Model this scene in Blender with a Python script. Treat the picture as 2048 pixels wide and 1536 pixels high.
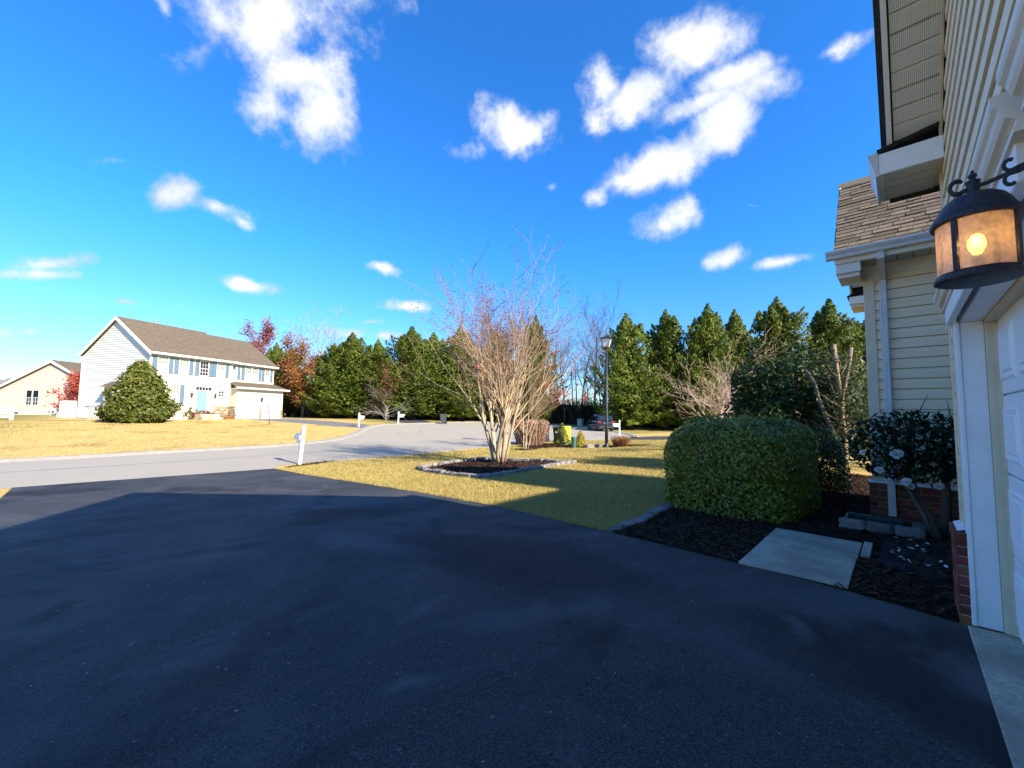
import bpy, math, random
import numpy as np
from mathutils import Vector, Matrix
R = math.radians
random.seed(7)
rng = np.random.default_rng(7)
scene = bpy.context.scene
for o in list(bpy.data.objects): bpy.data.objects.remove(o)
col = scene.collection

# ------------------------------------------------------------------ camera
# X runs along the garage wall (away from the photographer), Y from the wall towards the street
CAM_H = 1.45
HEAD, PITCH, ROLL = R(43.6), R(3.955), R(0.84)
cd = bpy.data.cameras.new('camera'); cam = bpy.data.objects.new('camera', cd); col.objects.link(cam)
cd.sensor_width = 36; cd.lens = 36*815/2048; cd.clip_start = 0.02; cd.clip_end = 6000
fw0 = Vector((math.cos(HEAD), math.sin(HEAD), 0)); rt = Vector((math.sin(HEAD), -math.cos(HEAD), 0))
fwd = fw0*math.cos(PITCH) + Vector((0, 0, 1))*math.sin(PITCH)
dwn = -(Vector((0, 0, 1))*math.cos(PITCH) - fw0*math.sin(PITCH))
r2 = rt*math.cos(ROLL) - dwn*math.sin(ROLL); d2 = rt*math.sin(ROLL) + dwn*math.cos(ROLL)
cam.matrix_world = Matrix(((r2.x, -d2.x, -fwd.x, 0), (r2.y, -d2.y, -fwd.y, 0), (r2.z, -d2.z, -fwd.z, CAM_H), (0, 0, 0, 1)))
scene.camera = cam

# ------------------------------------------------------------------ light
SUN = Vector((0.125, -1.79, 1.0)).normalized()
EL = math.asin(SUN.z); AZ = math.atan2(SUN.x, SUN.y)
SUN_STRENGTH, SKY_STRENGTH, EXPOSURE = 4.6, 0.125, 1.4
sd = bpy.data.lights.new('sun', 'SUN'); sd.energy = SUN_STRENGTH; sd.angle = R(0.53); sd.color = (1.0, 0.90, 0.74)
sun = bpy.data.objects.new('sun', sd); col.objects.link(sun)
sun.rotation_euler = SUN.to_track_quat('Z', 'Y').to_euler(); sun.location = (0, -20, 30)

scene.view_settings.view_transform = 'Standard'; scene.view_settings.look = 'None'
scene.view_settings.exposure = EXPOSURE; scene.view_settings.gamma = 1; scene.view_settings.use_curve_mapping = False
scene.render.engine = 'CYCLES'
scene.cycles.use_denoising = True
scene.cycles.use_adaptive_sampling = True; scene.cycles.adaptive_threshold = 0.02
scene.cycles.max_bounces = 6; scene.cycles.transparent_max_bounces = 12
scene.cycles.diffuse_bounces = 3; scene.cycles.glossy_bounces = 3; scene.cycles.transmission_bounces = 6
scene.cycles.caustics_reflective = False; scene.cycles.caustics_refractive = False

# ------------------------------------------------------------------ sky with fair-weather clouds
world = bpy.data.worlds.new('World'); scene.world = world; world.use_nodes = True
wt = world.node_tree; wt.nodes.clear(); W = wt.nodes; WL = wt.links
def wn(t, **k):
    n = W.new(t)
    for a, b in k.items(): setattr(n, a, b)
    return n
def wm(op, a, b=None, c=None, clamp=False):
    n = wn('ShaderNodeMath', operation=op, use_clamp=clamp)
    for i, v in enumerate((a, b, c)):
        if v is None: continue
        if isinstance(v, (int, float)): n.inputs[i].default_value = v
        else: WL.new(v, n.inputs[i])
    return n.outputs[0]
def wv(op, a, b=None):
    n = wn('ShaderNodeVectorMath', operation=op)
    for i, v in enumerate((a, b)):
        if v is None: continue
        if isinstance(v, (tuple, list, Vector)): n.inputs[i].default_value = v
        else: WL.new(v, n.inputs[i])
    return n
sky = wn('ShaderNodeTexSky'); sky.sky_type = 'NISHITA'; sky.sun_disc = False
sky.sun_elevation = EL; sky.sun_rotation = AZ; sky.altitude = 0; sky.air_density = 1.0; sky.dust_density = 0.0; sky.ozone_density = 2.2
hs = wn('ShaderNodeHueSaturation'); hs.inputs['Saturation'].default_value = 1.05; hs.inputs['Value'].default_value = 1.0; hs.inputs['Hue'].default_value = 0.5
WL.new(sky.outputs[0], hs.inputs['Color'])
tint = wn('ShaderNodeMix', data_type='RGBA', blend_type='MULTIPLY'); tint.inputs['Factor'].default_value = 1; tcol = wn('ShaderNodeMix', data_type='RGBA'); tcol.inputs['A'].default_value = (.35, .51, .72, 1); tcol.inputs['B'].default_value = (.17, .60, 1.06, 1); WL.new(tcol.outputs['Result'], tint.inputs['B']); WL.new(hs.outputs[0], tint.inputs['A'])
tc = wn('ShaderNodeTexCoord'); dirv = wv('NORMALIZE', tc.outputs['Generated']).outputs[0]
# tangent plane of the sky round one fixed compass direction, so that each cloud keeps its bearing and height
tf = wn('ShaderNodeMapRange'); tf.inputs['From Min'].default_value = 0.0; tf.inputs['From Max'].default_value = 0.4; tf.inputs['To Min'].default_value = 0.0; tf.inputs['To Max'].default_value = 1.0; tf.interpolation_type = 'SMOOTHSTEP'
sxyz = wn('ShaderNodeSeparateXYZ'); WL.new(dirv, sxyz.inputs[0]); WL.new(sxyz.outputs[2], tf.inputs['Value']); WL.new(tf.outputs[0], tcol.inputs['Factor'])   # deep blue overhead, paler in the haze near the horizon
A0 = Vector((math.cos(HEAD), math.sin(HEAD), 0)); A1 = Vector((math.sin(HEAD), -math.cos(HEAD), 0)); A2 = Vector((0, 0, 1))
df = wv('DOT_PRODUCT', dirv, A0).outputs['Value']; dr = wv('DOT_PRODUCT', dirv, A1).outputs['Value']; du = wv('DOT_PRODUCT', dirv, A2).outputs['Value']
dfs = wm('MAXIMUM', df, 0.03)
cmb = wn('ShaderNodeCombineXYZ'); WL.new(wm('DIVIDE', dr, dfs), cmb.inputs[0]); WL.new(wm('DIVIDE', du, dfs), cmb.inputs[1])
cn = wn('ShaderNodeTexNoise'); cn.inputs['Scale'].default_value = 4.2; cn.inputs['Detail'].default_value = 9; cn.inputs['Roughness'].default_value = 0.6
cn.inputs['Distortion'].default_value = 0.35; WL.new(dirv, cn.inputs['Vector'])
cn2 = wn('ShaderNodeTexNoise'); cn2.inputs['Scale'].default_value = 11; cn2.inputs['Detail'].default_value = 8; cn2.inputs['Roughness'].default_value = 0.62
WL.new(dirv, cn2.inputs['Vector'])
cn4 = wn('ShaderNodeTexNoise'); cn4.inputs['Scale'].default_value = 7; cn4.inputs['Detail'].default_value = 6; off = wv('ADD', dirv, (.31, -.22, .13)); WL.new(off.outputs[0], cn4.inputs['Vector'])
# bearing (tan), height (tan), half length, half height, tilt in degrees, weight
CLOUDS = [
    (-0.6218, 1.0161, 0.1571, 0.1065, 10, 1), (-0.5617, 0.8646, 0.1193, 0.088, 0, 1), (-0.5051, 0.7632, 0.0773, 0.0651, 0, 1), (-0.6475, 0.7746, 0.0876, 0.0489, 0, 0.85),
    (-0.8376, 0.9154, 0.0624, 0.0332, 20, 0.55), (-0.7784, 1.0067, 0.0628, 0.0672, 0, 0.6), (-0.9254, 1.0464, 0.0126, 0.0395, 20, 0.4), (-0.002, 0.7304, 0.0874, 0.054, 10, 0.85),
    (0.0686, 0.7517, 0.0412, 0.0325, 0, 0.6), (-0.0971, 0.6685, 0.0461, 0.0235, 0, 0.6), (0.2232, 0.8562, 0.0467, 0.0768, -5, 1), (0.3008, 0.8232, 0.1035, 0.0415, 30, 1),
    (0.4648, 0.9634, 0.0993, 0.0578, 25, 1.05), (0.2038, 0.7538, 0.0361, 0.0325, 0, 0.7), (0.5806, 0.8892, 0.1144, 0.0286, 18, 0.8), (0.6578, 0.8629, 0.0727, 0.0417, 10, 0.8),
    (0.4752, 0.8055, 0.0776, 0.0196, 25, 0.6), (0.8301, 0.9552, 0.0627, 0.02, 28, 0.7), (0.3829, 0.6425, 0.1228, 0.0384, 25, 1), (0.5386, 0.7522, 0.0773, 0.0455, 45, 1),
    (0.274, 0.5944, 0.0408, 0.0276, 20, 0.9), (0.2077, 0.5472, 0.0264, 0.0179, 20, 0.7), (0.4256, 0.502, 0.076, 0.0314, 12, 0.85), (0.381, 0.4779, 0.0405, 0.0209, 0, 0.7),
    (0.5246, 0.3894, 0.0453, 0.0134, 18, 0.6), (0.6691, 0.3864, 0.0423, 0.0082, 12, 0.5), (0.5936, 0.5321, 0.0203, 0.0063, 0, 0.4), (0.0932, 0.5745, 0.0092, 0.0063, 0, 0.3),
    (-0.8356, 0.5511, 0.0457, 0.0253, 10, 0.8), (-0.7464, 0.5065, 0.0527, 0.021, -15, 0.85), (-0.6938, 0.4746, 0.0253, 0.0084, -30, 0.5), (-1.0224, 0.6277, 0.0327, 0.0117, 0, 0.55),
    (-1.163, 0.3538, 0.0701, 0.0185, 3, 0.85), (-1.1731, 0.328, 0.08, 0.0123, 0, 0.8), (-0.98, 0.2621, 0.0518, 0.0102, 0, 0.8), (-0.6585, 0.3063, 0.04, 0.0123, -8, 0.8),
    (-0.3266, 0.3573, 0.0301, 0.0092, -12, 0.7), (-0.257, 0.2602, 0.0379, 0.0101, 0, 0.75), (-0.4035, 0.1875, 0.0416, 0.0131, 0, 0.8), (-0.3228, 0.1837, 0.0248, 0.009, 0, 0.6),
    (-0.8348, 0.2529, 0.0199, 0.0041, 0, 0.5), (-1.2604, 0.1748, 0.0257, 0.0101, 0, 0.7), (-1.199, 0.1807, 0.0198, 0.007, 0, 0.6), (-0.3613, 0.2183, 0.0199, 0.004, 5, 0.4),
    (-1.2408, 0.1277, 0.0888, 0.006, 0, 0.45), (-1.1058, 0.1371, 0.0592, 0.005, 0, 0.4)]
best = None
for (cx, cy, a, b, rot, wgt) in CLOUDS:
    s = wv('SUBTRACT', cmb.outputs[0], (cx, cy, 0)).outputs[0]
    c_, s_ = math.cos(R(rot)), math.sin(R(rot))
    x = wv('DOT_PRODUCT', s, (c_/a, s_/a, 0)).outputs['Value']; y = wv('DOT_PRODUCT', s, (-s_/b, c_/b, 0)).outputs['Value']
    rr = wm('SQRT', wm('ADD', wm('MULTIPLY', x, x), wm('MULTIPLY', y, y)))
    v = wm('MULTIPLY', wm('SUBTRACT', 1.75, rr), wgt)
    best = v if best is None else wm('SMOOTH_MAX', best, v, 0.25)
front = wm('GREATER_THAN', df, 0.03)
best = wm('ADD', wm('MULTIPLY', best, front), wm('MULTIPLY', wm('SUBTRACT', front, 1.0), 3.0))
# the same kind of clouds over the rest of the sky (beside and behind the photographer)
cn3 = wn('ShaderNodeTexNoise'); cn3.inputs['Scale'].default_value = 2.6; cn3.inputs['Detail'].default_value = 2; WL.new(dirv, cn3.inputs['Vector'])
side = wm('LESS_THAN', df, 0.50)
rest = wm('SUBTRACT', wm('MULTIPLY', wm('SUBTRACT', cn3.outputs[0], 0.60), 6.0), wm('MULTIPLY', wm('SUBTRACT', 1.0, side), 9.0))
rest = wm('SUBTRACT', rest, wm('MULTIPLY', wm('LESS_THAN', du, 0.05), 9.0))
best = wm('MAXIMUM', best, rest)
fbm = wm('ADD', wm('MULTIPLY', wm('SUBTRACT', cn.outputs[0], 0.5), 4.2), wm('MULTIPLY', wm('SUBTRACT', cn2.outputs[0], 0.5), 3.6))
fld = wm('ADD', best, fbm)
mr = wn('ShaderNodeMapRange'); mr.interpolation_type = 'SMOOTHSTEP'; mr.inputs['From Min'].default_value = -0.05; mr.inputs['From Max'].default_value = 1.35
WL.new(fld, mr.inputs['Value'])
alpha = wm('MULTIPLY', mr.outputs[0], 0.96)
shade = wn('ShaderNodeMapRange'); shade.inputs['From Min'].default_value = 0.2; shade.inputs['From Max'].default_value = 1.7; WL.new(wm('ADD', wm('MULTIPLY', wm('SUBTRACT', cn4.outputs[0], 0.5), 3.2), fld), shade.inputs['Value'])
cc = wn('ShaderNodeMix', data_type='RGBA'); WL.new(shade.outputs[0], cc.inputs['Factor'])
cc.inputs['A'].default_value = (1.9, 2.25, 2.9, 1); cc.inputs['B'].default_value = (3.5, 3.52, 3.6, 1)
mx = wn('ShaderNodeMix', data_type='RGBA'); WL.new(alpha, mx.inputs['Factor']); WL.new(tint.outputs['Result'], mx.inputs['A']); WL.new(cc.outputs['Result'], mx.inputs['B'])
bg = wn('ShaderNodeBackground'); bg.inputs['Strength'].default_value = SKY_STRENGTH; WL.new(mx.outputs['Result'], bg.inputs['Color'])
wo = wn('ShaderNodeOutputWorld'); WL.new(bg.outputs[0], wo.inputs[0])

# ------------------------------------------------------------------ terrain: falls from the garage to the street, rises again beyond it
def sm(t):
    t = min(max(t, 0.0), 1.0); return t*t*(3-2*t)*.5 + t*.5
def zt(y): return -.45*sm((y-1)/13.5) + .83*sm((y-22)/24)
def on(x, y, dz=0.0): return Vector((x, y, zt(y)+dz))

# ------------------------------------------------------------------ helpers: materials
MATS = {}
def nd(nt, t, **k):
    n = nt.nodes.new(t)
    for a, b in k.items(): setattr(n, a, b)
    return n
def mat(name, base, alt=None, scale=6.0, amount=1.0, rough=0.6, bump=0.0, bscale=40.0, metal=0.0, obj_var=0.0, spec=0.5, detail=6, stretch=None,
        island=None, trans=0.0, alt2=None, scale2=0.6, amount2=0.6, coat=0.0, bdist=0.02):
    """procedural surface: base colour varied by noise (alt), a second larger noise (alt2), per-leaf variation (island), bump"""
    m = bpy.data.materials.new(name); m.use_nodes = True; nt = m.node_tree; nt.nodes.clear(); L = nt.links
    out = nd(nt, 'ShaderNodeOutputMaterial'); p = nd(nt, 'ShaderNodeBsdfPrincipled')
    p.inputs['Roughness'].default_value = rough; p.inputs['Metallic'].default_value = metal
    p.inputs['Specular IOR Level'].default_value = spec
    if coat: p.inputs['Coat Weight'].default_value = coat
    tcn = nd(nt, 'ShaderNodeTexCoord'); vec = tcn.outputs['Object']
    if stretch:
        mp = nd(nt, 'ShaderNodeMapping'); mp.inputs['Scale'].default_value = stretch; L.new(vec, mp.inputs['Vector']); vec = mp.outputs[0]
    cur = nd(nt, 'ShaderNodeRGB'); cur.outputs[0].default_value = (*base, 1); cur = cur.outputs[0]
    def mixin(cur, colr, fac, k):
        mxn = nd(nt, 'ShaderNodeMix', data_type='RGBA'); mm = nd(nt, 'ShaderNodeMath', operation='MULTIPLY', use_clamp=True)
        L.new(fac, mm.inputs[0]); mm.inputs[1].default_value = k; L.new(mm.outputs[0], mxn.inputs['Factor']); L.new(cur, mxn.inputs['A']); mxn.inputs['B'].default_value = (*colr, 1)
        return mxn.outputs['Result']
    def noise(sc, det=6, lo=.35, hi=.65):
        n = nd(nt, 'ShaderNodeTexNoise'); n.inputs['Scale'].default_value = sc; n.inputs['Detail'].default_value = det; n.inputs['Roughness'].default_value = .62
        L.new(vec, n.inputs['Vector']); r = nd(nt, 'ShaderNodeMapRange'); r.inputs['From Min'].default_value = lo; r.inputs['From Max'].default_value = hi; L.new(n.outputs[0], r.inputs['Value'])
        return r.outputs[0], n.outputs[0]
    if alt2: cur = mixin(cur, alt2, noise(scale2, 4)[0], amount2)
    if alt: cur = mixin(cur, alt, noise(scale, detail)[0], amount)
    if island:
        g = nd(nt, 'ShaderNodeNewGeometry')
        for i, (c, k) in enumerate(island):
            w = nd(nt, 'ShaderNodeMath', operation='FRACT'); w2 = nd(nt, 'ShaderNodeMath', operation='MULTIPLY'); L.new(g.outputs['Random Per Island'], w2.inputs[0]); w2.inputs[1].default_value = 1 + 7.31*i
            L.new(w2.outputs[0], w.inputs[0]); cur = mixin(cur, c, w.outputs[0], k)
    if obj_var:
        oi = nd(nt, 'ShaderNodeObjectInfo'); h = nd(nt, 'ShaderNodeHueSaturation')
        a = nd(nt, 'ShaderNodeMapRange'); a.inputs['To Min'].default_value = 1-obj_var; a.inputs['To Max'].default_value = 1+obj_var; L.new(oi.outputs['Random'], a.inputs['Value'])
        L.new(a.outputs[0], h.inputs['Value']); L.new(cur, h.inputs['Color'])
        f = nd(nt, 'ShaderNodeMath', operation='MULTIPLY'); f.inputs[1].default_value = 13.7; L.new(oi.outputs['Random'], f.inputs[0]); fr = nd(nt, 'ShaderNodeMath', operation='FRACT'); L.new(f.outputs[0], fr.inputs[0])
        a2 = nd(nt, 'ShaderNodeMapRange'); a2.inputs['To Min'].default_value = .5-obj_var*.05; a2.inputs['To Max'].default_value = .5+obj_var*.05; L.new(fr.outputs[0], a2.inputs['Value']); L.new(a2.outputs[0], h.inputs['Hue'])
        cur = h.outputs[0]
    L.new(cur, p.inputs['Base Color'])
    if bump:
        bn = nd(nt, 'ShaderNodeBump'); bn.inputs['Strength'].default_value = bump; bn.inputs['Distance'].default_value = bdist
        L.new(noise(bscale, 5)[1], bn.inputs['Height']); L.new(bn.outputs[0], p.inputs['Normal'])
    sh = p.outputs[0]
    if trans:
        tr = nd(nt, 'ShaderNodeBsdfTranslucent'); L.new(cur, tr.inputs['Color']); ms = nd(nt, 'ShaderNodeMixShader'); ms.inputs[0].default_value = trans
        L.new(sh, ms.inputs[1]); L.new(tr.outputs[0], ms.inputs[2]); sh = ms.outputs[0]
    L.new(sh, out.inputs[0]); MATS[name] = m
    return m

# ------------------------------------------------------------------ helpers: meshes
class MB:
    """collects vertices and faces of one mesh"""
    def __init__(s): s.v = []; s.f = []; s.m = []
    def add(s, vs, fs, mi=0):
        b = len(s.v); s.v += [tuple(v) for v in vs]; s.f += [tuple(b+i for i in f) for f in fs]; s.m += [mi]*len(fs); return s
    def box(s, x0, x1, y0, y1, z0, z1, mi=0):
        return s.add([(x0, y0, z0), (x1, y0, z0), (x1, y1, z0), (x0, y1, z0), (x0, y0, z1), (x1, y0, z1), (x1, y1, z1), (x0, y1, z1)],
                     [(0, 3, 2, 1), (4, 5, 6, 7), (0, 1, 5, 4), (1, 2, 6, 5), (2, 3, 7, 6), (3, 0, 4, 7)], mi)
    def bbox(s, x0, x1, y0, y1, z0, z1, b=.004, mi=0):
        """box with chamfered edges"""
        if min(x1-x0, y1-y0, z1-z0) <= 2.2*b: return s.box(x0, x1, y0, y1, z0, z1, mi)
        vs = []; idx = {}
        X = (x0, x1); Y = (y0, y1); Z = (z0, z1)
        for i in (0, 1):
            for j in (0, 1):
                for k in (0, 1):
                    sx, sy, sz = 1-2*i, 1-2*j, 1-2*k
                    for a in range(3):
                        idx[i, j, k, a] = len(vs)
                        vs.append((X[i]+(0 if a == 0 else sx*b), Y[j]+(0 if a == 1 else sy*b), Z[k]+(0 if a == 2 else sz*b)))
        fs = []
        for i in (0, 1):
            q = [idx[i, 0, 0, 0], idx[i, 1, 0, 0], idx[i, 1, 1, 0], idx[i, 0, 1, 0]]; fs.append(q if i else q[::-1])
            q = [idx[0, i, 0, 1], idx[1, i, 0, 1], idx[1, i, 1, 1], idx[0, i, 1, 1]]; fs.append(q[::-1] if i else q)
            q = [idx[0, 0, i, 2], idx[1, 0, i, 2], idx[1, 1, i, 2], idx[0, 1, i, 2]]; fs.append(q if i else q[::-1])
        for i in (0, 1):
            for j in (0, 1):
                q = [idx[i, j, 0, 0], idx[i, j, 0, 1], idx[i, j, 1, 1], idx[i, j, 1, 0]]; fs.append(q if i == j else q[::-1])
                q = [idx[i, 0, j, 0], idx[i, 0, j, 2], idx[i, 1, j, 2], idx[i, 1, j, 0]]; fs.append(q[::-1] if i == j else q)
                q = [idx[0, i, j, 1], idx[0, i, j, 2], idx[1, i, j, 2], idx[1, i, j, 1]]; fs.append(q if i == j else q[::-1])
                for k in (0, 1):
                    q = [idx[i, j, k, 0], idx[i, j, k, 1], idx[i, j, k, 2]]; fs.append(q if (i+j+k) % 2 else q[::-1])
        return s.add(vs, fs, mi)
    def prism(s, poly, axis, a, b, mi=0):
        """extrude a 2-D polygon along axis 'x' (poly in y,z), 'y' (poly in x,z) or 'z' (poly in x,y)"""
        n = len(poly)
        def P(p, t): return (t, p[0], p[1]) if axis == 'x' else (p[0], t, p[1]) if axis == 'y' else (p[0], p[1], t)
        vs = [P(p, a) for p in poly]+[P(p, b) for p in poly]
        fs = [tuple(range(n))[::-1], tuple(range(n, 2*n))]+[(i, (i+1) % n, n+(i+1) % n, n+i) for i in range(n)]
        return s.add(vs, fs, mi)
    def tube(s, pts, rad, n=6, cap=True, mi=0):
        pts = [Vector(p) for p in pts]; rad = rad if isinstance(rad, (list, tuple)) else [rad]*len(pts)
        vs = []; prev = None
        for i, p in enumerate(pts):
            d = (pts[min(i+1, len(pts)-1)]-pts[max(i-1, 0)])
            d = d.normalized() if d.length > 1e-9 else Vector((0, 0, 1))
            if prev is None: u = d.orthogonal().normalized()
            else:
                u = prev-d*prev.dot(d); u = u.normalized() if u.length > 1e-6 else d.orthogonal().normalized()
            prev = u; w = d.cross(u)
            for k in range(n):
                a = 2*math.pi*k/n; vs.append(p+(u*math.cos(a)+w*math.sin(a))*rad[i])
        fs = []
        for i in range(len(pts)-1):
            for k in range(n): fs.append((i*n+k, i*n+(k+1) % n, (i+1)*n+(k+1) % n, (i+1)*n+k))
        if cap: fs += [tuple(range(n))[::-1], tuple((len(pts)-1)*n+k for k in range(n))]
        return s.add(vs, fs, mi)
    def lathe(s, prof, n=24, c=(0, 0, 0), mi=0, sx=1, sy=1):
        vs = []; fs = []
        for r, z in prof:
            for k in range(n):
                a = 2*math.pi*k/n; vs.append((c[0]+sx*r*math.cos(a), c[1]+sy*r*math.sin(a), c[2]+z))
        for i in range(len(prof)-1):
            for k in range(n): fs.append((i*n+k, i*n+(k+1) % n, (i+1)*n+(k+1) % n, (i+1)*n+k))
        fs += [tuple(range(n))[::-1], tuple((len(prof)-1)*n+k for k in range(n))]
        return s.add(vs, fs, mi)
    def mesh(s, name='mesh', smooth=False):
        me = bpy.data.meshes.new(name); me.from_pydata(s.v, [], s.f); me.polygons.foreach_set('material_index', s.m)
        if smooth: me.polygons.foreach_set('use_smooth', [True]*len(me.polygons))
        me.update(); return me
def npmesh(name, V, nv, smooth=False):
    """mesh from an array (faces, nv, 3): every face with vertices of its own"""
    V = np.asarray(V, dtype=np.float32).reshape(-1, nv, 3); nf = len(V); me = bpy.data.meshes.new(name)
    me.vertices.add(nf*nv); me.vertices.foreach_set('co', V.reshape(-1)); me.loops.add(nf*nv); me.loops.foreach_set('vertex_index', np.arange(nf*nv, dtype=np.int32))
    me.polygons.add(nf); me.polygons.foreach_set('loop_start', np.arange(0, nf*nv, nv, dtype=np.int32)); me.polygons.foreach_set('loop_total', np.full(nf, nv, dtype=np.int32))
    me.update(calc_edges=True); return me
def put(name, me, material, parent=None, kind=None, loc=None, world=True):
    """link a mesh (or MB) as ONE object; world=True: vertex coordinates are world coordinates even under a placed Empty"""
    if isinstance(me, MB): me = me.mesh(name)
    o = bpy.data.objects.new(name, me); col.objects.link(o)
    if not me.materials:
        for m_ in (material if isinstance(material, (list, tuple)) else [material]): me.materials.append(MATS[m_] if isinstance(m_, str) else m_)
    if loc is not None: o.location = loc
    if parent is not None:
        o.parent = parent
        if world and parent.type == 'EMPTY': o.matrix_parent_inverse = Matrix.Translation(-Vector(parent.location))
    if kind: o['kind'] = kind
    return o
def thing(name, label, cat, loc=(0, 0, 0), rz=0.0, group=None):
    o = bpy.data.objects.new(name, None); o.empty_display_size = .2; col.objects.link(o); o.location = loc; o.rotation_euler = (0, 0, rz)
    o['label'] = label; o['category'] = cat
    if group: o['group'] = group
    return o
def tag(o, label, cat, group=None):
    o['label'] = label; o['category'] = cat
    if group: o['group'] = group
    return o
def dup(root, label, loc, rz=0.0, scale=None, group=None):
    r = root.copy(); col.objects.link(r); r.location = loc; r.rotation_euler = (0, 0, rz); r['label'] = label
    if scale is not None: r.scale = scale if isinstance(scale, (tuple, list)) else (scale,)*3
    if group: r['group'] = group
    for ch in root.children:
        c = ch.copy(); col.objects.link(c); c.parent = r
        for g_ in ch.children:
            d = g_.copy(); col.objects.link(d); d.parent = c
    return r
def inst(name, me, parent, matrix, material=None):
    o = bpy.data.objects.new(name, me); col.objects.link(o)
    if material and not me.materials: me.materials.append(MATS[material])
    o.parent = parent; o.matrix_basis = matrix
    return o

# ------------------------------------------------------------------ materials
mat('road', (.32, .285, .225), alt=(.42, .375, .30), scale=60, amount=.8, alt2=(.36, .32, .255), scale2=.5, amount2=.7, rough=.85, bump=.3, bscale=90, spec=.15)
mat('drive_grey', (.15, .15, .15), alt=(.20, .20, .195), scale=30, rough=.85, bump=.3, bscale=60, spec=.2)
mat('drive_dark', (.05, .05, .052), alt=(.075, .075, .075), scale=30, rough=.85, bump=.3, bscale=60, spec=.2)
mat('concrete', (.62, .525, .385), alt=(.30, .255, .19), scale=42, amount=.8, alt2=(.22, .18, .13), scale2=2.2, amount2=.8, rough=.85, bump=.6, bscale=120, spec=.2, bdist=.006)
mat('curb_concrete', (.38, .345, .28), alt=(.29, .265, .215), scale=5, rough=.85, bump=.3, bscale=60, spec=.2)
mat('mulch', (.030, .017, .011), alt=(.012, .007, .005), scale=40, rough=.95, bump=1.0, bscale=70, spec=.1)
mat('mulch_chip', (.040, .020, .013), island=[((.018, .010, .008), .8), ((.15, .085, .05), .42)], rough=.95, spec=.1)
mat('stone_grey', (.30, .28, .25), alt=(.16, .15, .14), scale=14, alt2=(.36, .31, .26), scale2=3, rough=.9, bump=.8, bscale=45, obj_var=.28, spec=.2)
mat('stone_tan', (.42, .30, .18), alt=(.26, .20, .15), scale=9, rough=.9, bump=.7, bscale=30, obj_var=.35, spec=.2)
mat('lap_shade_dirt', (.10, .075, .045), alt=(.16, .12, .07), scale=9, rough=.9)  # brown backing behind the lap gaps: grime, plus lap shadow put into the colour
mat('siding_cream', (.88, .72, .47), alt=(.80, .64, .41), scale=3, amount=.35, rough=.5, bump=.12, bscale=60, stretch=(1, 1, 8), spec=.35)
mat('trim_cream', (.74, .62, .43), alt=(.56, .46, .31), scale=8, amount=.4, rough=.5, bump=.1, bscale=40)
mat('trim_white', (.86, .86, .84), alt=(.66, .64, .59), scale=5, amount=.35, rough=.45, bump=.05, bscale=50)
mat('molding', (.84, .77, .65), alt=(.40, .33, .23), scale=3.2, amount=.55, rough=.5, stretch=(.4, 1, 1))
mat('soffit', (.82, .78, .70), alt=(.66, .63, .56), scale=6, amount=.4, rough=.6)
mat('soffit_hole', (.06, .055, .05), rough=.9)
mat('gutter', (.66, .66, .64), alt=(.50, .49, .46), scale=6, amount=.5, rough=.35)
mat('shingle', (.27, .205, .130), alt=(.15, .115, .078), scale=45, amount=.9, rough=.95, bump=.7, bscale=220, obj_var=.30, spec=.15, bdist=.006)
mat('shingle_dark', (.035, .032, .03), alt=(.06, .055, .05), scale=40, rough=.95, bump=.5, bscale=160, spec=.15)
mat('brick', (.235, .068, .042), alt=(.13, .042, .03), scale=16, amount=.8, rough=.9, bump=.6, bscale=90, obj_var=.38, spec=.2, bdist=.006)
mat('mortar', (.40, .36, .30), alt=(.26, .24, .20), scale=20, rough=.95, bump=.5, bscale=120, spec=.1)
mat('door_white', (.82, .84, .86), alt=(.72, .74, .76), scale=4, amount=.4, rough=.4, bump=.12, bscale=160, stretch=(1, 1, .12))
mat('iron_black', (.010, .011, .014), alt=(.035, .037, .042), scale=26, amount=.8, rough=.42, bump=.5, bscale=60, spec=.5)
mat('metal_grey', (.30, .31, .33), rough=.4, metal=.6)
mat('white_plastic', (.80, .80, .80), alt=(.70, .70, .69), scale=4, amount=.3, rough=.4)
mat('bark_light', (.44, .35, .23), alt=(.26, .19, .12), scale=9, amount=.8, rough=.85, bump=.4, bscale=40, stretch=(1, 1, .35))
mat('bark_twig', (.30, .20, .13), alt=(.22, .13, .09), scale=4, rough=.9)
mat('bark_twig_tan', (.50, .38, .22), alt=(.36, .24, .13), scale=2.2, rough=.9)
mat('bark_grey', (.16, .13, .10), alt=(.09, .075, .06), scale=8, rough=.95, bump=.6, bscale=25, stretch=(1, 1, .3))
mat('bark_dark', (.055, .042, .032), alt=(.03, .024, .019), scale=8, rough=.95, bump=.6, bscale=25)
mat('bark_pale_grey', (.30, .26, .21), alt=(.20, .17, .14), scale=8, rough=.95)
mat('bark_pink', (.42, .27, .21), alt=(.48, .36, .25), scale=1.5, rough=.9)
mat('seedhead', (.16, .075, .065), island=[((.07, .035, .04), .8), ((.24, .10, .07), .4)], rough=.9)
mat('leaf_red', (.42, .05, .03), island=[((.55, .16, .06), .8), ((.28, .03, .03), .4)], rough=.6, trans=.35)
mat('leaf_orange', (.29, .115, .028), island=[((.17, .06, .02), .8), ((.36, .18, .045), .5)], rough=.7, trans=.3)
mat('leaf_pink', (.30, .10, .10), island=[((.22, .06, .07), .8), ((.36, .17, .13), .5)], rough=.7, trans=.3)
mat('leaf_cypress', (.105, .145, .017), island=[((.038, .076, .012), .85), ((.23, .235, .025), .5)], rough=.65, spec=.25, trans=.22, obj_var=.16, alt=(.045, .085, .012), scale=.9, amount=.6)
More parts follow.
